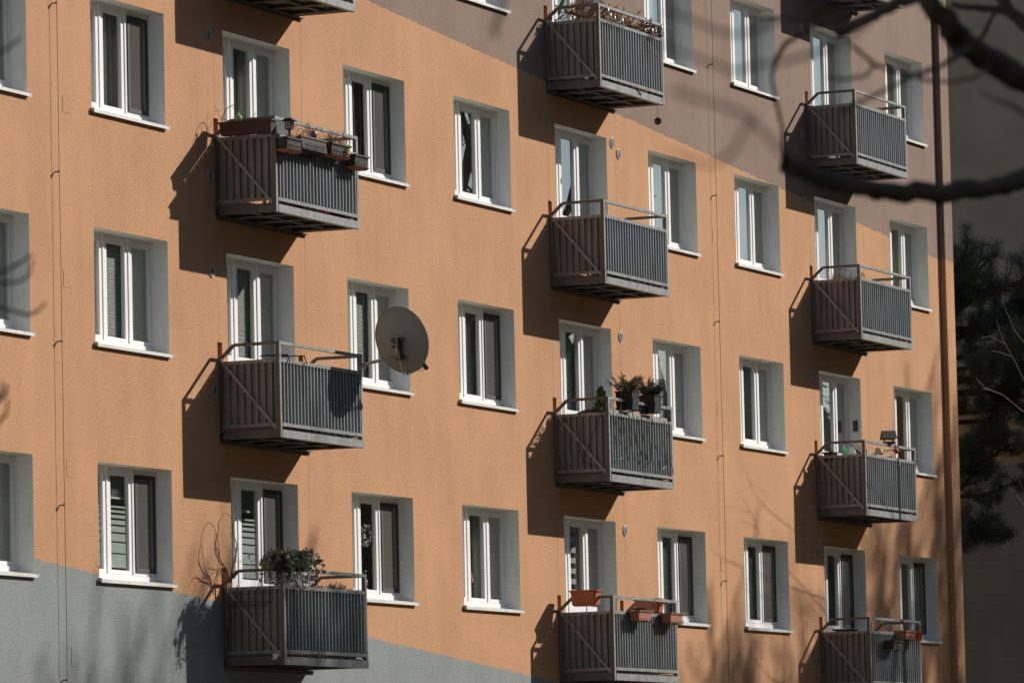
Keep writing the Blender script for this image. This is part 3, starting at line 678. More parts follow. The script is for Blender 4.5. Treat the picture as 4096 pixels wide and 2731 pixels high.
bm_ = MB(); bm_.lathe((0, 0, -.10), [(.001, -.045), (.03, -.035), (.042, 0), (.03, .03), (.014, .06), (.013, .085)], 14); bm_.lathe((0, 0, -.03), [(.015, -.02), (.016, .02), (.005, .03)], 10, mi=1)
bme = bm_.mesh('bulb', [M['bulb'], M['silver']], True)
for px, pz in ((-.04, .08), (.05, .02), (.21, .0), (.50, .0), (1.66, .0), (1.79, .01), (2.04, .09)): link('bulb', bme, gb, (px, .02, pz))
m = MB(); nd2 = 0
for k in range(10):
    s0 = Vector((x + 1.05 + .028 * k, -.85 - .006 * k, z - 2.225 - .004 * k))
    for _ in range(16): m.needle(s0 + rdir() * .008, Vector((.8, -.2, -.15)) + rdir() * .8, .045, .006)
m.tube([(x + 1.0, -.83, z - 2.22), (x + 1.34, -.92, z - 2.265)], .004, 4); tag(m.build('spruce_sprig', M['deadneedle']), 'fallen brown spruce sprig on the edge of the top middle balcony floor', 'sprig')
# cube on a thread under that balcony
CUBE = (16.399, -.80, 0.190)
g = empty('hanging_cube', CUBE); tag(g, 'small black cube dangling on a thread in front of the mauve wall', 'ornament')
m = MB(); m.box(-.036, .036, -.036, .036, -.036, .036); o = m.build('cube', M['black'], g); o.rotation_euler = (R(40), R(42), R(20))
m = MB(); m.tube([(0, 0, .05), (.0, .0, z - 2.355 - CUBE[2])], .0035, 4); m.build('thread', M['wire'], g)

# --- middle balcony: rattan pots with juniper
x, z = BALC[(5, 'B')]
random.seed(31)
GP = 'grey rattan pots on the middle balcony rail'
for k, (cx, lab) in enumerate(((.50, 'dark grey woven pot straddling the rail, nearer the corner post'), (1.36, 'dark grey woven pot straddling the rail, further from the corner post'))):
    g = empty('woven_pot', (x + cx, -.82, z - 1.31)); tag(g, lab, 'flower pot', GP)
    for s, y0 in ((-1, -.115), (1, .035)):
        m = MB(); m.hexa([(-.11, y0, 0), (.11, y0, 0), (.11, y0 + .085, 0), (-.11, y0 + .085, 0)], [(-.128, y0 - .02 if s < 0 else y0 - .012, .16), (.128, y0 - .02 if s < 0 else y0 - .012, .16), (.128, y0 + .097 if s < 0 else y0 + .105, .16), (-.128, y0 + .097 if s < 0 else y0 + .105, .16)]); m.build('pot_leg', M['rattan'], g)
    m = MB(); m.hexa([(-.128, -.12, .162), (.128, -.12, .162), (.128, .12, .162), (-.128, .12, .162)], [(-.145, -.132, .25), (.145, -.132, .25), (.145, .132, .25), (-.145, .132, .25)]); m.box(-.152, .152, -.142, .142, .25, .262); m.build('pot_body', M['rattan'], g)
    # juniper
    m = MB()
    for q in range(46):
        p0 = Vector((x + cx + rnd(-.1, .1), -.82 + rnd(-.1, .1), z - 1.05)); th = rnd(0, 2 * math.pi); out = rnd(.2, 1.25)
        dv = Vector((math.cos(th) * out, math.sin(th) * out, .62)).normalized(); L = rnd(.13, .33)
        if k == 0 and q < 6: dv = Vector((-1.0, -.2, .35)).normalized(); L = .42
        if q == 7 and k == 0: dv = Vector((1, 0, .75)).normalized(); L = .62
        if q in (8, 9, 10) and k == 0: dv = Vector((rnd(.6, .9), 0, .8)).normalized(); L = rnd(.36, .5)
        p1 = p0 + dv * L + Vector((0, 0, -.35 * L * L)); m.tube([p0, p0.lerp(p1, .5) + Vector((0, 0, .01)), p1], [.005, .004, .002], 4, mi=2)
        blue = 1 if (k == 1 and rnd(0, 1) < .75) or (k == 0 and p0.x < x + cx - .05) else 0
        for _ in range(70):
            t = rnd(.12, 1.02); pp_ = p0.lerp(p1, t) + rdir() * .016; m.leaf(pp_, dv * .7 + rdir() * .8, rdir(), rnd(.022, .05), .012, blue)
    tag(m.build('juniper', [M['juniper'], M['juniperb'], M['drytwig']]), ('spreading juniper with long bronze shoots in the pot nearer the corner post', 'compact blue green juniper in the pot further from the corner post')[k], 'shrub', 'junipers on the middle balcony')
m = MB()
for q in range(420):
    h_ = rnd(0, 1); rr = .12 * (1 - h_) ** .7 * math.sqrt(rnd(.05, 1)); th = rnd(0, 6.283)
    m.leaf((x + .17 + rr * math.cos(th), -.55 + rr * math.sin(th), z - 1.42 + .40 * h_), Vector((math.cos(th) * .6, math.sin(th) * .6, 1)) + rdir() * .5, rdir(), rnd(.04, .075), .03)
tag(m.build('small_thuja', M['thuja']), 'small bright green conifer behind the side panel of the middle balcony', 'shrub')
m = MB(); m.lathe((x - .07, -.43, z - 1.665), [(.001, .035), (.33, .03), (.365, .0), (.37, -.02), (.35, -.04), (.001, -.04)], 44, (-.97, -.08, .22)); tag(m.build('round_lid', M['disk'], smooth=True), 'large dark round lid whose arc rises over the middle balcony side panel', 'lid')
m = MB()
for k in range(20): m.box(x - .16 + k * .115, x - .16 + k * .115 + .112, -.80, -.795, z - 1.62, z - 1.335 + rnd(-.004, .004))
tag(m.build('reed_screen', pmat('grey_slats', (.22, .22, .23), .7)), 'grey slatted screen standing just inside the middle balcony front panel', 'screen')
gl = empty('fairy_light_string', (x, -.87, z - 1.2)); tag(gl, 'black fairy light cable zigzagging down the middle balcony panels', 'light string')
m = MB(); pts = []; random.seed(5)
zig = [(-.20, -.03), (-.17, -.55), (-.10, -.85), (.08, -.82), (.02, -.35), (.08, .02), (.16, -.5), (.30, -.86), (.42, -.62), (.36, -.1), (.48, .01), (.60, -.45), (.72, -.88), (.86, -.6), (.84, .02), (.90, -.5), (1.05, -.86), (1.18, -.82), (1.26, -.3), (1.24, .02), (1.34, -.45), (1.52, -.92), (1.76, -.85), (1.90, -.3), (1.86, .02), (1.93, -.45), (1.92, -.7), (2.08, -.98)]
for (a0_, b0_), (a1_, b1_) in zip(zig, zig[1:]):
    for k in range(8):
        t = k / 8; pts.append((a0_ + (a1_ - a0_) * t + rnd(-.008, .008), -.012 + rnd(-.006, .006), b0_ + (b1_ - b0_) * t + rnd(-.006, .006)))
m.tube(pts, .0042, 4)
for p_ in pts[::2]: m.tube([p_, (p_[0] + rnd(-.02, .02), p_[1] - .012, p_[2] + rnd(-.02, .02))], .004, 3)
pts2 = []
zl = [(-.80, .02), (-.74, -.2), (-.55, -.6), (-.42, -.92), (-.28, -.80), (-.16, -.35), (-.14, .0)]; zl2 = [(-.36, .02), (-.42, -.3), (-.40, -.7), (-.45, -.88), (-.6, -.93)]
for zz in (zl, zl2):
    q_ = [(BX0 - .02, .87 + a_ + rnd(-.005, .005), b_) for a_, b_ in zz]; m.tube(q_, .0042, 4)
    for a_, b_ in zip(q_, q_[1:]):
        for k in range(5): s0 = Vector(a_).lerp(Vector(b_), k / 5); m.tube([s0, s0 + Vector((-.01, rnd(-.02, .02), rnd(-.02, .02)))], .004, 3)
m.build('cable', M['fairy'], gl)

# --- lowest left balcony: ivy, willow, heater, heather, rack
x, z = BALC[(2, 'C')]
random.seed(41)
for k, (cx, cy, lab) in enumerate(((-.26, -.78, 'dark grey ivy pot on the left of the corner post'), (.04, -.90, 'dark grey ivy pot on the right of the corner post'))):
    g = empty('ivy_pot', (x + cx, cy, z - 1.21)); tag(g, lab, 'flower pot', 'ivy pots on the lowest left balcony')
    m = MB(); m.lathe((0, 0, 0), [(.001, 0), (.085, 0), (.115, .17), (.12, .17), (.12, .195), (.11, .195), (.105, .16), (.001, .16)], 20); m.build('pot_body', M['rattan'], g)
m = MB()
def ivyleaf(p, s):
    d_ = (Vector((rnd(-.5, .5), -.8 + rnd(-.4, .4), rnd(-.9, .2)))).normalized(); n_ = (Vector((-.5, -.6, .5)) + rdir() * .7).normalized(); sd = d_.cross(n_).normalized()
    p = Vector(p); q = [p, p + sd * s * .5 + d_ * s * .15, p + sd * s * .28 + d_ * s * .45, p + d_ * s, p - sd * s * .28 + d_ * s * .45, p - sd * s * .5 + d_ * s * .15]; m.add(q, [(0, 1, 2, 3), (0, 3, 4, 5)], 1)
for k, (cx, cy, n_, spr, drop) in enumerate(((-.26, -.78, 32, .27, .42), (.05, -.90, 38, .36, .42))):
    for q in range(n_):
        th = rnd(0, 6.283); p0 = Vector((x + cx, cy, z - 1.02)); o_ = Vector((math.cos(th), math.sin(th), 0)); L = spr * rnd(.35, 1)
        p1 = p0 + o_ * L * .6 + Vector((0, 0, rnd(.0, .10))); dr = drop * rnd(.1, 1) * (1.25 if abs(o_.x) < .5 else .9); p2 = p0 + o_ * L + Vector((rnd(-.04, .04), 0, -dr * .5)); p3 = p0 + o_ * (L * 1.06) + Vector((rnd(-.06, .06), rnd(-.03, .03), -dr))
        m.tube([p0, p1, p2, p3], .0028, 4, mi=0)
        for _ in range(24):
            t = rnd(0, 3); i_ = min(2, int(t)); pa, pb = (p0, p1, p2, p3)[i_], (p0, p1, p2, p3)[i_ + 1]; ivyleaf(pa.lerp(pb, t - i_) + rdir() * .02, rnd(.028, .055))
tag(m.build('ivy', [M['drytwig'], M['ivy']]), 'grey green ivy spilling over the corner of the lowest left balcony', 'ivy')
def smooth2(L, k=3):
    out = []
    for i in range(len(L) - 1):
        p0, p1, p2, p3 = L[max(0, i - 1)], L[i], L[i + 1], L[min(len(L) - 1, i + 2)]
        for q in range(k):
            t = q / k; out.append(tuple(.5 * (2 * b + (c - a) * t + (2 * a - 5 * b + 4 * c - d) * t * t + (3 * b - a - 3 * c + d) * t ** 3) for a, b, c, d in zip(p0, p1, p2, p3)))
    return out + [tuple(L[-1])]
m = MB(); random.seed(43)
for br, r0 in (([(-.41, -1.30), (-.43, -1.17), (-.62, -1.10), (-.75, -.98), (-.76, -.92), (-.72, -.80), (-.66, -.68), (-.66, -.62), (-.58, -.54), (-.47, -.47), (-.37, -.49), (-.28, -.55), (-.25, -.62)], .009), ([(-.40, -1.32), (-.46, -1.16), (-.60, -1.06), (-.63, -.92), (-.67, -.80), (-.64, -.76), (-.70, -.755)], .008), ([(-.35, -1.33), (-.32, -1.18), (-.24, -1.08), (-.20, -.96), (-.18, -.85), (-.24, -.77), (-.28, -.68), (-.27, -.6), (-.24, -.56)], .011), ([(-.33, -1.30), (-.27, -1.14), (-.22, -1.05), (-.16, -.98), (-.18, -.88), (-.22, -.80), (-.29, -.75), (-.32, -.70)], .008), ([(-.30, -1.28), (-.22, -1.10), (-.12, -1.05), (-.02, -1.07), (.06, -1.03), (.18, -1.01)], .006), ([(-.41, -1.28), (-.55, -1.22), (-.70, -1.20), (-.85, -1.17), (-.96, -1.20), (-1.06, -1.30)], .008), ([(-.5, -1.24), (-.62, -1.24), (-.78, -1.22), (-.90, -1.28), (-.97, -1.42)], .006), ([(-.42, -1.27), (-.60, -1.17), (-.76, -1.19), (-.92, -1.16), (-1.02, -1.23)], .006), ([(-.28, -.66), (-.19, -.61), (-.16, -.56)], .005), ([(-.22, -1.06), (-.13, -.98), (-.08, -1.0)], .005)):
    br = smooth2(br)
    P_ = [(x + a_, -.07 - 8 * r0, z + b_) for k, (a_, b_) in enumerate(br)]; m.tube(P_, [r0 * (1 - .7 * k / len(P_)) for k in range(len(P_))], 5)
m.tube([(x - .37, -.08, z - 2.2), (x - .36, -.10, z - 1.3)], .014, 6)
tag(m.build('twisted_willow', M['drytwig'], smooth=True), 'bare corkscrew willow branches at the wall end of the lowest left balcony', 'branches')
g = empty('wall_heater', (x + 1.27, -.38, z - 1.27)); tag(g, 'white slotted plastic appliance standing behind the ivy', 'appliance')
m = MB(); m.box(-.14, .02, -.07, .07, -.06, .14); m.box(.024, .15, -.08, .08, -.02, .20); m.build('casing', M['white'], g)
m = MB()
for k in range(5): m.box(.04, .135, -.083, -.079, .015 + k * .02, .023 + k * .02)
m.box(-.12, -.02, -.074, -.069, -.03, .07); m.build('slots', M['seal'], g)
m = MB(); m.tube([(-.06, 0, -.06), (-.06, 0, -.3)], .02, 8); m.box(-.2, .16, -.12, .12, -.99, -.3); m.build('pedestal', M['palewood'], g)
twiggy('heather', M['heath'], x + 1.20, -.62, z - 1.45, .12, .05, .13, 36, 'clump of dry heather nearer the white appliance', 'dry plant', 'heather on the lowest left balcony', .005, .4, 2, (14, .022))
twiggy('heather', M['heath'], x + 1.72, -.62, z - 1.46, .17, .05, .19, 46, 'clump of dry heather further from the white appliance', 'dry plant', 'heather on the lowest left balcony', .005, .45, 2, (14, .024))
for cx, lab in ((1.2, 'narrow trough under the heather nearer the white appliance'), (1.72, 'narrow trough under the heather further from the white appliance')): planter('flower_box', M['brown'], x + cx, -.63, z - 1.44, .46, .14, .14, label=lab, cat='flower box', group='troughs on the lowest left balcony')
m = MB()
for a_, b_ in (((-.10, -1.62), (-.62, -1.63)), ((-.12, -1.56), (-.70, -1.58)), ((-.20, -1.47), (-.66, -1.475)), ((-.11, -1.60), (-.63, -1.61))): m.tube([(x - .36, a_[0], z + a_[1]), (x - .36, b_[0], z + b_[1])], .0045, 5)
for yy in (-.21, -.66): m.tube([(x - .27, yy, z - 1.37), (x - .305, yy, z - 1.36), (x - .31, yy, z - 1.46), (x - .36, yy - .02, z - 1.58), (x - .37, yy + .03, z - 1.64), (x - .44, yy + .06, z - 1.58)], .0045, 5)
tag(m.build('drying_rack', M['black']), 'thin black wire drying rack hung on the lowest left side panel', 'drying rack')
m = MB()
for k in range(4): m.tube([(x + 1.62 + k * .15, -.80, z - 1.37), (x + 1.64 + k * .15, -.865, z - 1.375), (x + 1.65 + k * .15, -.868, z - 1.41)], .004, 4)
tag(m.build('wire_hooks', M['black']), 'row of small wire hooks over the lowest left front panel', 'hooks')
m = MB(); m.quad((x - .292, -.68, z - 2.22), (x - .292, -.77, z - 2.225), (x - .30, -.73, z - 2.29), (x - .30, -.68, z - 2.30)); m.quad((x - .294, -.68, z - 2.22), (x - .302, -.68, z - 2.30), (x - .302, -.73, z - 2.29), (x - .294, -.77, z - 2.225)); tag(m.build('paper_slip', M['cloth']), 'white slip of paper stuck at the foot of the lowest left balcony brace', 'paper')

# --- lowest middle balcony: terracotta boxes
x, z = BALC[(5, 'C')]
GT = 'terracotta boxes on the lowest middle balcony'
def saddle(cx, cy, zt, along, lab):
    g = empty('flower_box', (cx, cy, zt - .22)); tag(g, lab, 'flower box', GT)
    if along == 'y': g.rotation_euler = (0, 0, R(90))
    m = MB(); n = 48; L, D, h = .42, .26, .22; prof = []
    def ringpts(sx, sy, zz, flute):
        out = []
        for k in range(n):
            a = 2 * math.pi * k / n; ca, sa = math.cos(a), math.sin(a); e = .32
            px = abs(ca) ** e * (1 if ca > 0 else -1); py = abs(sa) ** e * (1 if sa > 0 else -1); f = 1 + flute * math.sin(k * math.pi / 2 + .6)
            out.append((px * sx * f, py * sy * f, zz))
        return out
    rings = [ringpts(L * .80 / 2, D * .74 / 2, 0, .0), ringpts(L * .86 / 2, D * .80 / 2, .03, .012), ringpts(L * .95 / 2, D * .95 / 2, .185, .02), ringpts(L / 2 * .98, D / 2 * .98, .200, 0), ringpts(L / 2 * 1.06, D / 2 * 1.06, .205, 0), ringpts(L / 2 * 1.06, D / 2 * 1.06, .222, 0), ringpts(L / 2 * .97, D / 2 * .95, .222, 0), ringpts(L / 2 * .93, D / 2 * .90, .19, 0)]
    b_ = 0
    for r_ in rings: m.v += r_
    for i in range(len(rings) - 1):
        for k in range(n): m.f.append((i * n + k, i * n + (k + 1) % n, (i + 1) * n + (k + 1) % n, (i + 1) * n + k)); m.m.append(0)
    m.f.append(tuple(reversed(range(n)))); m.m.append(0)
    m.build('trough', M['terra'], g)
    m = MB(); m.v += rings[-1]; m.f.append(tuple(range(n))); m.m.append(0); m.build('soil', M['brown'], g)
    return g
saddle(x - .265, -.42, z - 1.085, 'y', 'fluted terracotta box straddling the side rail of the lowest middle balcony')
saddle(x + 2.155, -.42, z - 1.13, 'y', 'fluted terracotta box straddling the far rail behind the front handrail')
for k, (cx, lab) in enumerate(((.46, 'dusty terracotta box in a wire holder with dark succulents, nearer the corner post'), (1.68, 'dusty terracotta box in a wire holder, at the far end of the front panel'))):
    g = planter('flower_box', M['terrad'], x + cx, -.955, z - 1.375, .48, .155, .145, label=lab, cat='flower box', group=GT)
    m = MB(); l, d_ = .24, .078
    for xx in (-.2, .2): m.tube([(xx, d_ + .10, .06), (xx, d_ + .05, .16), (xx, d_ + .0, .155), (xx, d_ * .82 + .01, -.006), (xx, -d_ * .82 - .01, -.006), (xx, -d_ - .004, .04)], .0045, 5)
    m.tube([(-.02, -d_ - .012, .05), (.21, -d_ - .012, .05), (.21, -d_ - .01, -.004)], .0045, 5); m.tube([(-.14, -d_ - .004, -.004), (-.12, -d_ - .012, .028), (.14, -d_ - .012, .028), (.16, -d_ - .006, -.004)], .0045, 5)
    m.tube([(-.27, -d_ - .02, .148), (.29, -d_ - .02, .148)], .005, 5); m.build('wire_hanger', M['black'], g)
m = MB(); random.seed(51)
for q in range(16):
    c_ = Vector((x + .26 + rnd(0, .30), -.95 + rnd(-.06, .06), z - 1.355))
    for _ in range(16): d_ = rdir(); d_.z = abs(d_.z); m.leaf(c_, d_, rdir(), rnd(.025, .045), .02)
tag(m.build('succulents', M['sedum']), 'dark red rosettes in the terracotta box nearer the corner post', 'succulent')

# --- right middle balcony, orange zone, plain with dry reddish plants
x, z = BALC[(8, 'A')]
random.seed(61)
twiggy('dry_plant', M['redtwig'], x + .08, -.50, z - 1.46, .06, .28, .25, 40, 'reddish dry stems behind the side panel of the right hand balcony', 'dry plant', None, .004, .5, 4, (5, .02))
m = MB(); m.tube([(x - .26, -.3, z - 1.17), (x - .22, -.82, z - 1.30), (x + .9, -.78, z - 1.36), (x + 2.13, -.60, z - 1.20), (x + 2.15, -.2, z - 1.19)], .003, 4); tag(m.build('green_string', M['green']), 'thin green string wound round the right hand balcony rail', 'string')
x, z = BALC[(8, 'Z')]
m = MB()
for k in range(3): m.tube([(x - .2, -.8, z - 1.22 - .05 * k), (x + 1.0, -.6, z - 1.30 - .02 * k), (x + 2.13, -.45, z - 1.20)], .003, 4)
tag(m.build('clothes_line', M['wire']), 'thin slack lines strung across the top right balcony', 'clothes line')

# --- right balcony with laundry and bird house
x, z = BALC[(8, 'B')]
random.seed(71)
def towel(name, mat, pts_top, drop, lab, cat, wav=.02, edge=None, grp=None):
    m = MB(); n = 16; a, b_ = Vector(pts_top[0]), Vector(pts_top[1]); nz = 8
    G_ = [[a.lerp(b_, i / n) + Vector((0, wav * math.sin(i * .9) * (.3 + j / nz), -drop * j / nz * (1 - .15 * math.sin(i * .35)))) for j in range(nz + 1)] for i in range(n + 1)]
    for i in range(n):
        for j in range(nz): m.quad(G_[i][j], G_[i + 1][j], G_[i + 1][j + 1], G_[i][j + 1], 1 if (edge and j == 0) else 0)
    tag(m.build(name, [mat, edge or mat], smooth=True), lab, cat, grp)
towel('towel', M['green'], ((x - .28, -.46, z - 1.215), (x + .10, -.44, z - 1.30)), .32, 'green towel pegged on the line behind the side rail', 'towel')
towel('white_cloth', M['cloth'], ((x + .16, -.44, z - 1.185), (x + .42, -.43, z - 1.245)), .30, 'white cloth with dark edge pegged beside the green towel', 'laundry', .03, M['darkcloth'], 'white laundry')
towel('white_cloth', M['cloth'], ((x + .44, -.43, z - 1.255), (x + .74, -.42, z - 1.30)), .26, 'white cloth with dark edge pegged nearest the corner post', 'laundry', .03, M['darkcloth'], 'white laundry')
m = MB(); m.tube([(x - .28, -.46, z - 1.20), (x + .8, -.42, z - 1.285), (x + 1.2, -.4, z - 1.26), (x + 2.1, -.38, z - 1.24)], .0035, 4); m.tube([(x - .1, -.6, z - 1.19), (x + 1.0, -.58, z - 1.235), (x + 2.1, -.55, z - 1.20)], .003, 4); tag(m.build('clothes_line', M['wire']), 'clothes line carrying the towel and white cloths', 'clothes line')
for k, (px, pz, mt) in enumerate(((-.24, -1.195, 'bluep'), (.17, -1.165, 'bluep'), (.50, -1.20, 'yellow'), (.54, -1.22, 'yellow'), (1.14, -1.31, 'bluep'), (1.28, -1.32, 'bluep'))):
    m = MB(); m.hexa([(-.012, -.006, 0), (.012, -.006, 0), (.016, .006, 0), (-.016, .006, 0)], [(-.006, -.006, .07), (.006, -.006, .07), (.006, .006, .07), (-.006, .006, .07)]); tag(m.build('clothes_peg', M[mt], None, (x + px, -.46, z + pz - .04)), ('blue clothes peg at the left corner of the green towel', 'blue clothes peg at the left corner of the white cloth', 'yellow clothes peg on the white cloth, left of a pair', 'yellow clothes peg on the white cloth, right of a pair', 'blue clothes peg beside the pale roller', 'blue clothes peg right of the pale roller')[k], 'clothes peg', 'clothes pegs')
g = empty('line_reel', (x + 1.11, -.60, z - 1.26)); tag(g, 'pale drum of a clothes line reel on a bar', 'reel')
m = MB(); m.lathe((-.10, 0, 0), [(.001, 0), (.05, 0), (.055, .012), (.045, .02), (.045, .18), (.055, .19), (.05, .2), (.001, .2)], 18, (1, .1, 0)); m.build('drum', M['palewood'], g)
m = MB(); m.tube([(.10, .01, 0), (.9, .1, .05)], .008, 6); m.tube([(.10, .01, -.02), (.95, .08, .02)], .005, 5); m.build('bar', M['wire'], g)
m = MB(); m.bar((x + 1.0, -.62, z - 1.375), (x + 1.5, -.66, z - 1.33), .03, .02); tag(m.build('grey_lever', M['galv']), 'grey curved handle lying on the panel edge under the reel', 'handle')
planter('flower_pot', M['brown'], x - .18, -.22, z - 1.335, .22, .16, .14, 'x', .7, label='small brown flower pot inside the rail below the balcony door', cat='flower pot')
twiggy('dry_plant', M['drybrush'], x - .18, -.22, z - 1.36, .05, .04, .14, 8, 'few dry stalks in the small brown pot', 'dry plant', None, .003)
g = empty('bird_house', (x + .92, -.82, z - 1.165)); tag(g, 'weathered wooden bird feeder with pitched roof on the handrail', 'bird feeder'); g.rotation_euler = (0, 0, R(-62)); g.scale = (.46, .95, 1.0)
m = MB(); m.box(-.20, .20, -.085, .085, .0, .018); m.box(-.20, .20, -.09, -.078, .018, .035); m.build('tray', M['wood'], g)
m = MB()
for px in (-.16, .16):
    m.box(px - .012, px + .012, -.07, -.05, .018, .10); m.box(px - .012, px + .012, .05, .07, .018, .10)
m.build('posts', M['wood'], g)
m = MB(); gx = .185
m.add([(gx, -.09, .09), (gx, .09, .09), (gx, 0, .19), (gx - .02, -.09, .09), (gx - .02, .09, .09), (gx - .02, 0, .19)], [(0, 1, 2), (5, 4, 3), (0, 3, 4, 1), (1, 4, 5, 2), (2, 5, 3, 0)]); m.box(gx - .02, gx, -.03, .06, .018, .088); m.build('gable', M['wood'], g)
m = MB()
for s in (-1, 1):
    for k in range(2):
        y0, z0_, y1, z1_ = s * (.005 + .065 * k), .215 - .058 * k, s * (.085 + .06 * k), .145 - .055 * k
        m.hexa([(-.25 + rnd(-.01, .01), y0, z0_ - .016), (.25 + rnd(-.01, .01), y0, z0_ - .016), (.25, y1, z1_ - .016), (-.26, y1, z1_ - .016)], [(-.25, y0, z0_), (.25, y0, z0_), (.26 + rnd(-.01, .01), y1, z1_), (-.26, y1, z1_)])
m.build('roof', M['wood'], g)
m = MB(); m.tube([(x + 1.13, -.86, z - 1.16), (x + 1.135, -.865, z - 1.24)], [.012, .02], 6); m.ball((x + 1.14, -.87, z - 1.27), .042, 8); tag(m.build('net_feeder', M['redplastic']), 'red net of bird food hanging under the wooden bird feeder', 'bird food')
for k, (xx, lab) in enumerate(((1.27, 'short pale stick hooked over the panel below the bird feeder'), (2.09, 'short pale stick hooked over the panel at its far end'))):
    m = MB(); m.tube([(x + xx, -.80, z - 1.375), (x + xx, -.862, z - 1.38), (x + xx, -.866, z - 1.50)], .010, 6); tag(m.build('pale_stick', M['palewood']), lab, 'stick', 'pale sticks on the laundry balcony')

# --- lowest right balcony
x, z = BALC[(8, 'C')]
random.seed(81)
g = planter('flower_box', M['terrad'], x + 1.14, -.95, z - 1.365, .44, .16, .13, label='dusty red flower box hooked on the lowest right front panel', cat='flower box', group='boxes on the lowest right balcony'); hanger(g, .44, .16, .13, (.0, .05), 3)
m = MB(); m.tube([(-.3, -.10, .137), (.5, -.10, .137)], .005, 5); m.build('hanger_bar', M['black'], g)
g = planter('flower_box', M['brown'], x + .50, -.95, z - 1.535, .46, .17, .14, label='dark brown flower box hanging low on the lowest right front panel', cat='flower box', group='boxes on the lowest right balcony')
m = MB()
for xx in (-.2, .2): m.tube([(xx, .10, .20), (xx, .12, .155), (xx, .09, .10), (xx, .085, -.004), (xx, -.09, -.004), (xx, -.10, .07)], .005, 5)
m.build('wire_hanger', M['silver'], g)
twiggy('dry_plant', M['drybrush'], x + .62, -.98, z - 1.60, .06, .05, .26, 60, 'upright tuft of dry grass in the low hanging brown box', 'dry plant', 'dry plants on the lowest right balcony', .0025, .18, 2)
twiggy('dry_plant', M['redtwig'], x + 1.12, -.95, z - 1.39, .18, .05, .17, 12, 'scattered dry stalks in the dusty red box', 'dry plant', 'dry plants on the lowest right balcony', .003, .4, 3, (5, .018))
m = MB(); m.lathe((x + 1.62, -.96, z - 1.50), [(.001, 0), (.075, 0), (.10, .12), (.106, .12), (.106, .135), (.096, .135), (.09, .1), (.001, .1)], 20); tag(m.build('orange_pot', M['orangep'], smooth=True), 'bright orange flower pot beside the dusty red box', 'flower pot')
twiggy('dry_plant', M['drytwig'], x + 1.62, -.96, z - 1.40, .04, .04, .2, 8, 'dark dead stalks in the bright orange pot', 'dry plant', 'dry plants on the lowest right balcony', .003, .3, 4, (6, .02))
m = MB(); m.tube([(.05 * math.sin(math.pi * min(1, t / 60 + .12)) * math.cos(t * .9), .05 * math.sin(math.pi * min(1, t / 60 + .12)) * math.sin(t * .9), -t * .0022) for t in range(60)], .004, 5); m.tube([(0, 0, .0), (0, 0, .05)], .003, 4); tag(m.build('wind_spinner', M['silver'], None, (x + 1.72, -.46, z - 1.215)), 'small coiled metal wind spinner hanging from the far side rail', 'wind spinner')
m = MB(); m.tube([(x - .12, -.82, z - 1.385), (x - .10, -.87, z - 1.38), (x - .09, -.875, z - 1.56), (x + .30, -.88, z - 1.555)], .005, 5); tag(m.build('copper_rod', M['redtwig']), 'bent thin copper coloured rod on the lowest right front panel', 'rod')
m = MB(); m.hexa([(x + .05, -.35, z - 1.36), (x + .45, -.35, z - 1.36), (x + .45, -.1, z - 1.36), (x + .05, -.1, z - 1.36)], [(x + .02, -.38, z - 1.335), (x + .48, -.38, z - 1.335), (x + .48, -.08, z - 1.325), (x + .02, -.08, z - 1.325)]); m.box(x + .08, x + .42, -.32, -.13, z - 2.25, z - 1.362); tag(m.build('wooden_stand', M['wood']), 'dark wooden stand with a flat top inside the lowest right balcony', 'stand')

# ---- things behind the panes
random.seed(91)
x, z = X0(3), ZROW['C']
def wreath(name, cx, cy, cz, rr, mt, lab):
    m = MB()
    for q in range(110):
        a = rnd(0, 6.283); p_ = Vector((cx + rr * math.cos(a), cy, cz + rr * math.sin(a))) + rdir() * .025; m.leaf(p_, rdir(), (0, -1, 0), rnd(.03, .05), .028)
    tag(m.build(name, mt), lab, 'wreath')
wreath('wreath', x + 1.03, .275, z - .53, .12, M['curtain'], 'pale round wreath hanging behind a window pane right of the ivy balcony')
wreath('wreath', X0(2) + 1.00, .275, z - 1.06, .13, M['curtain'], 'grey oval wreath behind the balcony door glass next to the ivy')
g = empty('window_plant', (x + 1.02, .34, z - 1.36)); tag(g, 'white flowering pot plant behind the pane below the wreath', 'pot plant')
m = MB(); m.lathe((0, 0, 0), [(.001, 0), (.06, 0), (.08, .14), (.07, .14)], 14); m.build('pot', M['white'], g)
m = MB()
for q in range(90): m.leaf(Vector((rnd(-.08, .08), rnd(-.05, .05), rnd(.14, .40))), rdir(), rdir(), .06, .03, 0 if rnd(0, 1) < .5 else 1)
m.build('leaves', [M['cloth'], M['thuja']], g)
x = X0(4)
g = empty('orchid', (x + 1.02, .34, z - 1.36)); tag(g, 'pink orchid behind a pane in the lowest row', 'orchid')
m = MB(); m.lathe((0, 0, 0), [(.001, 0), (.05, 0), (.065, .11), (.06, .11)], 14); m.build('pot', M['white'], g)
m = MB(); m.tube([(0, 0, .1), (.02, 0, .4), (-.02, 0, .52)], .004, 5); m.build('stem', M['thuja'], g)
m = MB()
for q in range(6):
    c_ = Vector((rnd(-.09, .09), rnd(-.03, .03), rnd(.36, .52)))
    for k in range(5): a = k * 1.2566; m.leaf(c_, (math.cos(a), -.2, math.sin(a)), (0, -1, 0), .05, .045)
m.build('petals', M['pink'], g)

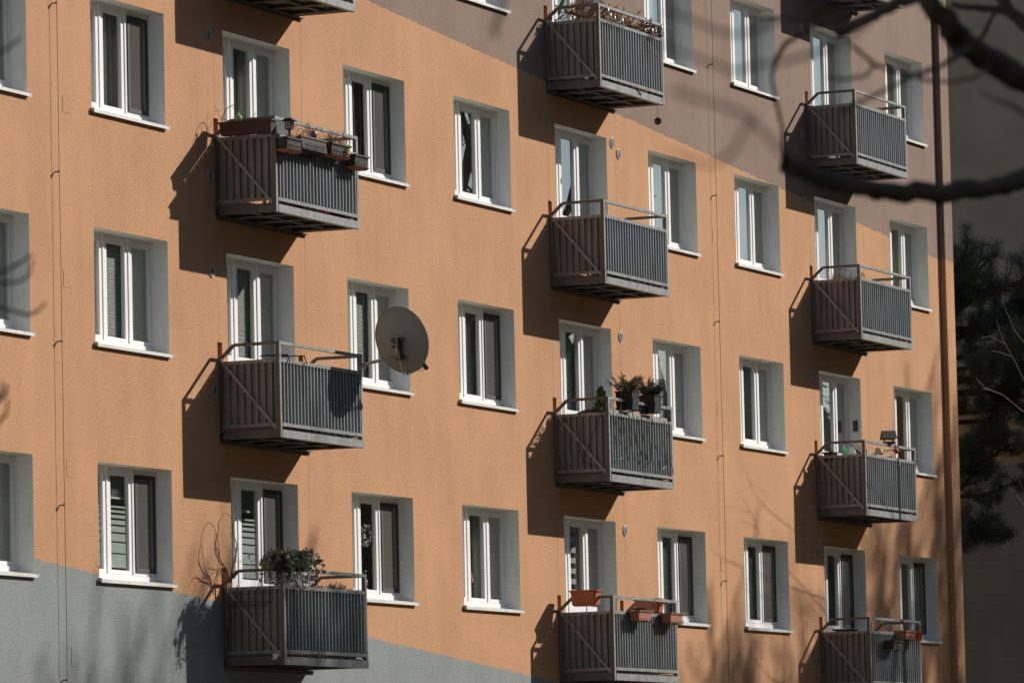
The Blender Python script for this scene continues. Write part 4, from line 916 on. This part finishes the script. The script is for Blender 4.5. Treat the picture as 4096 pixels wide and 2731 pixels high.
# ------------------------------------------------------------------ setting: ground, wing, trees
m = MB(); m.quad((-400, -400, GZ), (900, -400, GZ), (900, 600, GZ), (-400, 600, GZ)); tag(m.build('ground', M['ground']), kind='structure')
wing = empty('neighbouring_building', (50, 0, GZ)); tag(wing, 'shaded stucco end wall of the next block beyond the corner', 'building')
m = MB(); m.box(0, 12, -7.5, 40, -.5, 21.5); m.build('wall', M['wing'], wing)
m = MB(); m.box(-.4, 12.4, -7.9, 40.4, 21.504, 21.9); m.build('roof', M['under'], wing)

# pine in the shade of the wing
random.seed(101)
pine = empty('pine_tree', (42.4, 4.0, GZ)); tag(pine, 'dark shaggy pine standing in shade behind the building corner', 'pine')
tk = MB(); tk.tube([(0, 0, 0), (.15, .1, 3), (-.1, .2, 6), (.1, .1, 9), (.0, .0, 12.2)], [.26, .22, .18, .13, .05], 9); tk.build('trunk', M['pinebark'], pine)
lb = MB(); nd = MB()
def tuft(c, r, up, n=120):
    for _ in range(n):
        d_ = (rdir() + up).normalized(); nd.needle(c + rdir() * r * rnd(.2, 1), d_, rnd(.06, .11), .012)
def limb(z0, th, L, lift, dens=1.0):
    p0 = Vector((0, .1, z0)); dv = Vector((math.cos(th), math.sin(th), 0)); p1 = p0 + dv * L * .5 + Vector((0, 0, lift * .3 - .1)); p2 = p0 + dv * L + Vector((0, 0, lift)); lb.tube([p0, p1, p2], [.06, .038, .012], 5)
    for q in range(int(15 * dens * L / 2.2)):
        t = rnd(-.2, 1); s0 = p1.lerp(p2, t); e = s0 + (dv * rnd(.2, .7) + rdir() * .7 + Vector((0, 0, .35))) * rnd(.25, .62); lb.tube([s0, s0.lerp(e, .5) + rdir() * .04, e], [.016, .011, .005], 4)
        up = (e - s0).normalized() * .8; tuft(e, .17, up, 150); tuft(s0.lerp(e, .6), .15, up, 90)
        e2 = s0.lerp(e, .5) + (rdir() + Vector((0, 0, .3))) * .28; lb.tube([s0.lerp(e, .3), e2], [.008, .004], 4); tuft(e2, .15, up, 110)
for z0, n_, L0, L1 in ((12.9, 7, .8, 2.0), (12.4, 9, 1.3, 2.7), (11.8, 10, 1.6, 3.0), (11.2, 10, 1.6, 3.0), (10.7, 9, 1.6, 3.0), (10.2, 7, 1.8, 2.9), (9.3, 6, 1.6, 2.7), (8.8, 6, 1.6, 2.6)):
    for q in range(n_): limb(z0 - .75 + rnd(-.2, .2), q * 6.283 / n_ + rnd(-.4, .4), rnd(L0, L1), rnd(.25, .75))
for th in (-1.9, -2.4, -1.4): limb(7.0, th, rnd(1.2, 1.7), .35, 1.2)
lb.build('branches', M['pinebark'], pine); nd.build('crown', M['needle'], pine)

# pale twigs of a young tree in front of the shaded wall
TW = [[(28.923, -3.0, -3.703, 0.0289), (26.454, -3.0, -3.534, 0.0216), (25.318, -3.0, -3.342, 0.018), (24.497, -3.0, -3.278, 0.0144), (24.036, -3.0, -3.158, 0.0087)], [(25.318, -3.0, -3.342, 0.0144), (24.777, -3.0, -3.294, 0.0108), (24.278, -3.0, -3.313, 0.0072)], [(28.004, -3.0, -3.545, 0.0216), (26.499, -3.0, -3.077, 0.0188), (25.933, -3.0, -2.698, 0.0159), (25.515, -3.0, -2.437, 0.013), (25.102, -3.0, -2.171, 0.0087)], [(25.933, -3.0, -2.698, 0.013), (25.274, -3.0, -2.662, 0.0101), (24.946, -3.0, -2.665, 0.0072)], [(25.618, -3.0, -2.513, 0.0115), (24.858, -3.0, -2.444, 0.0072), (24.485, -3.0, -2.492, 0.0058)], [(28.077, -3.0, -2.831, 0.0216), (26.562, -3.0, -2.444, 0.0173), (25.977, -3.0, -2.243, 0.0144), (25.625, -3.0, -1.993, 0.0115), (25.471, -3.0, -1.762, 0.0072)], [(28.063, -3.0, -5.238, 0.0252), (26.305, -3.0, -5.037, 0.0188), (25.728, -3.0, -4.787, 0.013), (25.185, -3.0, -4.711, 0.0087)], [(26.305, -3.0, -5.037, 0.0144), (26.175, -3.0, -4.766, 0.0115), (25.86, -3.0, -4.574, 0.0072)], [(25.625, -3.0, -1.993, 0.0108), (26.424, -3.0, -2.245, 0.0087)]]
yt = empty('young_tree', (29.4, -3.0, GZ)); tag(yt, 'pale bare twigs of a young tree catching light before the shaded wall', 'bare tree')
tm = MB(); tm.tube([(0, 0, 0), (-.1, 0, 4), (-.3, .05, 7), (-.2, 0, 10.2)], [.09, .075, .055, .02], 7); tm.build('trunk', M['paletwig'], yt)
br_ = MB(); random.seed(7)
for t in TW:
    if t[0][0] > 27.9: t = [(29.2, -3.0, t[0][2] - .5, .035)] + t
    br_.tube([(a_ - 29.4, b_ + 3.0 + rnd(-.03, .03), c_ - GZ) for a_, b_, c_, _ in t], [q[3] * .28 for q in t], 5)
br_.build('branches', M['paletwig'], yt)

FG_R = [[(-39.927, -24.589, -7.604, 0.0677), (-40.475, -24.554, -7.539, 0.0488), (-40.712, -24.499, -7.489, 0.0467), (-40.944, -24.465, -7.436, 0.0447), (-41.067, -24.444, -7.373, 0.0384), (-41.096, -24.391, -7.3, 0.0307), (-40.925, -24.276, -7.281, 0.0233), (-40.854, -24.161, -7.303, 0.0218), (-40.783, -24.044, -7.332, 0.0219), (-40.711, -23.936, -7.353, 0.0189)], [(-39.402, -24.56, -7.66, 0.0561), (-39.927, -24.516, -7.785, 0.0451), (-40.437, -24.53, -7.893, 0.0378), (-40.757, -24.499, -7.959, 0.0341), (-40.987, -24.43, -7.993, 0.0353), (-41.24, -24.307, -8.005, 0.0334), (-41.48, -24.233, -8.001, 0.0316), (-41.618, -24.156, -7.973, 0.0284), (-41.749, -24.099, -7.95, 0.0298)], [(-41.749, -24.099, -7.95, 0.0179), (-41.85, -24.131, -7.91, 0.0074), (-41.952, -24.168, -7.842, 0.0059), (-42.158, -24.219, -7.772, 0.0066), (-42.262, -24.248, -7.721, 0.0058), (-42.357, -24.303, -7.666, 0.0079), (-42.445, -24.37, -7.635, 0.0086), (-42.521, -24.466, -7.609, 0.0064), (-42.593, -24.576, -7.581, 0.0057), (-42.675, -24.659, -7.558, 0.0042)], [(-37.055, -23.858, -7.106, 0.0479), (-37.127, -23.675, -6.99, 0.0368), (-37.198, -23.514, -6.853, 0.0276), (-37.228, -23.455, -6.782, 0.0239), (-37.251, -23.417, -6.708, 0.0184)], [(-37.222, -23.466, -6.797, 0.0184), (-37.247, -23.394, -6.783, 0.0147), (-37.28, -23.3, -6.773, 0.0129), (-37.305, -23.231, -6.758, 0.0111)], [(-37.239, -23.431, -6.763, 0.0111), (-37.244, -23.388, -6.816, 0.0083), (-37.245, -23.356, -6.878, 0.0083), (-37.25, -23.319, -6.931, 0.0074)], [(-42.902, -25.15, -7.767, 0.0097), (-43.108, -25.138, -7.841, 0.0082), (-43.416, -25.142, -7.911, 0.0074), (-43.534, -25.112, -7.909, 0.0067), (-43.647, -25.096, -7.904, 0.0066), (-43.755, -25.099, -7.888, 0.0066), (-43.961, -25.125, -7.878, 0.0052)], [(-43.416, -25.142, -7.911, 0.0074), (-43.903, -25.238, -8.008, 0.0065), (-44.299, -25.293, -8.096, 0.0057), (-44.881, -25.418, -8.207, 0.0049)], [(-43.421, -25.129, -7.907, 0.0054), (-43.589, -25.242, -7.956, 0.006), (-43.845, -25.41, -8.003, 0.0052), (-43.826, -25.473, -7.99, 0.0052), (-43.814, -25.524, -7.956, 0.0039)], [(-43.927, -25.193, -7.947, 0.0052), (-43.934, -25.161, -7.976, 0.0052), (-43.953, -25.105, -7.984, 0.0052), (-43.971, -25.056, -7.976, 0.0039)], [(-48.169, -26.658, -8.353, 0.0042), (-48.378, -26.64, -8.432, 0.0047), (-48.669, -26.694, -8.506, 0.0046), (-49.148, -26.821, -8.587, 0.0044), (-49.627, -26.942, -8.681, 0.0042), (-49.826, -26.972, -8.718, 0.0041), (-50.027, -27.005, -8.734, 0.0036), (-50.143, -26.989, -8.723, 0.0035), (-50.248, -26.996, -8.726, 0.0031)], [(-48.608, -26.899, -8.431, 0.003), (-49.089, -26.977, -8.608, 0.0034), (-49.387, -27.007, -8.691, 0.0038), (-49.589, -27.025, -8.734, 0.0042), (-49.602, -26.985, -8.743, 0.0042), (-49.805, -27.006, -8.775, 0.0041), (-50.003, -27.037, -8.813, 0.004), (-50.211, -27.056, -8.819, 0.0035), (-50.415, -27.084, -8.828, 0.0034), (-50.616, -27.122, -8.837, 0.003)], [(-49.396, -27.511, -8.953, 0.0023), (-49.615, -27.468, -9.003, 0.0027), (-49.939, -27.426, -9.061, 0.0031), (-50.161, -27.393, -9.077, 0.003), (-50.282, -27.353, -9.075, 0.0034), (-50.398, -27.329, -9.066, 0.0034), (-50.518, -27.308, -9.033, 0.0034), (-50.907, -27.414, -9.04, 0.0036), (-51.106, -27.458, -9.041, 0.0036), (-51.308, -27.489, -9.051, 0.0035), (-51.507, -27.528, -9.065, 0.0034), (-51.521, -27.497, -9.053, 0.0027)], [(-50.91, -27.415, -9.018, 0.0028), (-51.286, -27.528, -9.103, 0.0035), (-51.474, -27.583, -9.155, 0.0034), (-51.483, -27.553, -9.174, 0.003), (-51.496, -27.521, -9.165, 0.0027), (-51.511, -27.49, -9.149, 0.0023)], [(-39.293, -23.569, -6.969, 0.0084), (-40.237, -23.828, -7.195, 0.0064), (-41.204, -24.038, -7.397, 0.0054), (-41.25, -23.926, -7.363, 0.0046), (-41.282, -23.839, -7.368, 0.0046)], [(-43.717, -25.73, -8.195, 0.0091), (-43.78, -25.577, -8.08, 0.0065), (-43.805, -25.511, -8.052, 0.0039), (-43.817, -25.482, -8.032, 0.0026)], [(-49.819, -26.495, -8.594, 0.0042), (-49.817, -26.484, -8.635, 0.0051), (-49.818, -26.47, -8.668, 0.0051), (-49.814, -26.472, -8.683, 0.0042)]]
FG_L = [[(-45.05, -22.664, -7.94, 0.0078), (-44.987, -22.808, -7.854, 0.0052), (-44.971, -22.844, -7.829, 0.0046), (-44.962, -22.869, -7.806, 0.0033)], [(-43.248, -21.67, -8.317, 0.0087), (-43.167, -21.823, -8.302, 0.0058), (-43.148, -21.863, -8.28, 0.0051), (-43.135, -21.892, -8.263, 0.0047), (-43.122, -21.922, -8.237, 0.0036)], [(-43.193, -21.771, -8.319, 0.0058), (-43.515, -22.009, -8.374, 0.005), (-43.485, -22.065, -8.371, 0.0046), (-43.472, -22.096, -8.347, 0.0043), (-43.471, -22.109, -8.299, 0.0029)], [(-43.228, -21.691, -8.39, 0.0073), (-43.509, -22.004, -8.452, 0.0057), (-43.484, -22.047, -8.468, 0.0057), (-43.463, -22.084, -8.479, 0.005), (-43.449, -22.114, -8.465, 0.0046), (-43.438, -22.14, -8.44, 0.0031)], [(-43.187, -21.695, -8.781, 0.0087), (-43.663, -22.082, -8.769, 0.0071), (-43.656, -22.098, -8.751, 0.0064), (-43.655, -22.107, -8.717, 0.0035)], [(-43.183, -21.691, -8.853, 0.0073), (-43.659, -22.078, -8.84, 0.0056), (-43.651, -22.097, -8.815, 0.0049), (-43.65, -22.107, -8.766, 0.0035)], [(-43.67, -22.07, -8.761, 0.0056), (-43.663, -22.088, -8.737, 0.0042), (-43.664, -22.091, -8.709, 0.0028)]]
def densify(L, k=5, jit=.26):
    out = []
    for a, b_ in zip(L, L[1:]):
        for q in range(k):
            t = q / k; r_ = a[3] + (b_[3] - a[3]) * t; j = r_ * jit if q else 0
            out.append((a[0] + (b_[0] - a[0]) * t + rnd(-j, j), a[1] + (b_[1] - a[1]) * t + rnd(-j, j), a[2] + (b_[2] - a[2]) * t + rnd(-j, j), r_ * rnd(.91, 1.09)))
    out.append(L[-1]); return out
def fg_tree(name, base, top, trunk_r, branches, feed, label):
    t = empty(name, base); tag(t, label, 'bare tree', 'bare trees near the viewer'); B = Vector(base)
    m = MB(); h = top - base[2]; m.tube([(0, 0, 0), (.1, .05, h * .4), (.0, .1, h * .75), (.1, 0, h)], [trunk_r, trunk_r * .85, trunk_r * .6, trunk_r * .25], 12); m.build('trunk', M['bark'], t, smooth=True)
    m = MB()
    for i, L in enumerate(branches):
        L = densify(L)
        if i in feed:
            a = L[0]; s = B + Vector(feed[i]); q = Vector(a[:3]); L = [(s.x, s.y, s.z, a[3] * 1.6), ((s.x * .5 + q.x * .5), (s.y * .5 + q.y * .5), s.z * .5 + q.z * .5 - .08, a[3] * 1.25)] + L
        m.tube([Vector(p[:3]) - B for p in L], [p[3] for p in L], 10)
    m.build('branches', M['bark'], t, smooth=True)
random.seed(111)
fg_tree('bare_tree', (-38.6, -26.6, GZ), -3.0, .17, FG_R, {0: (0, .1, 3.7), 1: (0, .1, 3.3), 3: (0.1, .1, 5.6), 10: (0, .1, 6.6), 11: (0, .1, 6.4), 12: (0, .1, 3.0), 14: (.1, .1, 6.8), 15: (0, .1, 4.1), 16: (0, 0, 7.0)}, 'bare tree close to the viewer with thick blurred boughs over the upper right')
fg_tree('bare_tree', (-45.2, -19.8, GZ), -6.5, .12, FG_L, {0: (0, 0, 3.6), 1: (0, 0, 3.2), 3: (0, 0, 3.1), 4: (0, 0, 2.8), 5: (0, 0, 2.7)}, 'bare tree close to the viewer with blurred twig tips at the left edge')

# bare trees off to the right of the view whose branches shade the foot of the wall
def grow(m, p, d, L, r, depth, top):
    if depth == 0 or r < .006 or p.z > top - .4 or p.x * p.x + p.y * p.y > 9: return
    L = min(L, max(.5, (top - p.z) / max(.35, d.z)))
    n = 4; pts = [p]; q = p; dd = d.copy()
    for _ in range(n): dd = (dd + rdir() * .13 + Vector((0, 0, .04))).normalized(); q = q + dd * L / n; pts.append(q)
    m.tube(pts, [r * (1 - .4 * k / n) for k in range(n + 1)], 5, cap=False)
    for k in range(3):
        s = pts[random.choice((2, 3, 4))] if k else pts[-1]; a = rdir(); nd_ = (dd + a * (.42 if k == 0 else .75)).normalized(); nd_.z = max(nd_.z, .12); nd_ = (nd_ - Vector((s.x, s.y, 0)) * .10).normalized(); grow(m, s, nd_, L * rnd(.62, .85), r * (.66 if k == 0 else .5), depth - 1, top)
def shade_tree(x_, y_, h, seed, label, depth=7):
    random.seed(seed); t = empty('bare_tree', (x_, y_, GZ)); tag(t, label, 'bare tree', 'bare trees shading the foot of the wall')
    m = MB(); m.tube([(0, 0, 0), (.1, .1, h * .18), (0, .05, h * .34)], [.22, .18, .14], 8); m.build('trunk', M['bark'], t)
    m = MB()
    for k in range(15): d_ = Vector((rnd(-.3, .3), rnd(-.3, .3), 1)).normalized(); grow(m, Vector((0, .05, h * (.24 + .03 * k))), d_, h * .26, .14, depth, h)
    m.build('branches', M['bark'], t)
shade_tree(23.5, -18.0, 19.6, 1, 'bare tree whose soft shadow falls on the grey wall at lower left')
shade_tree(39.5, -15.0, 17.6, 2, 'bare tree whose soft shadow falls between the lowest windows')
shade_tree(52.6, -18.0, 23.6, 3, 'bare tree whose shadow streaks climb the wall at lower right')

# unseen block added to keep the near trees in shade, and the wood beyond
opp = empty('added_shade_block', (-48, -40, GZ)); tag(opp, 'long grey block added out of view to shade the near trees', 'building')
m = MB(); m.box(0, 62, -12, 0, -.5, 24); m.build('wall', M['wing2'], opp)
m = MB(); m.box(-.4, 62.4, -12.4, .4, 24.004, 24.4); m.build('roof', M['under'], opp)
wm = MB(); wm.box(0, 1.8, 0, .05, 0, 1.4); wme = wm.mesh('window', M['black'])
for i in range(15):
    for k in range(8): link('window', wme, opp, (1.6 + i * 4, .002, 1.6 + k * 2.8))
random.seed(121)
m = MB()
for k in range(100):
    row = k >= 60; kk = k - 60 if row else k; cx = 26 + kk * (3.6 if not row else 3.2) + (2.1 if row else 0) + rnd(-1, 1); cy = (-62 if row else -52) + rnd(-4, 4); h = rnd(34, 38) if cx < (145 if row else 123) else (rnd(22, 26) if cx < 152 else rnd(17, 22))
    m.lathe((cx, cy, GZ), [(.25, 0), (.25, h * .1), (3.4, h * .12), (3.1, h * .4), (2.5, h * .66), (1.5, h * .85), (.01, h * .97)], 9)
    for q in range(700):
        t = rnd(.1, 1); rr = 3.6 * (1 - t) ** .75 + .25; th = rnd(0, 6.283); r_ = rr * (.72 + .28 * rnd(0, 1))
        m.leaf((cx + r_ * math.cos(th), cy + r_ * math.sin(th), GZ + h * t), Vector((math.cos(th), math.sin(th), -.35)) + rdir() * .4, (0, 0, 1), rnd(.35, .7), rnd(.15, .3))
tag(m.build('woodland', M['forest']), 'dark conifer wood across the open ground facing the block', 'wood', kind='stuff')
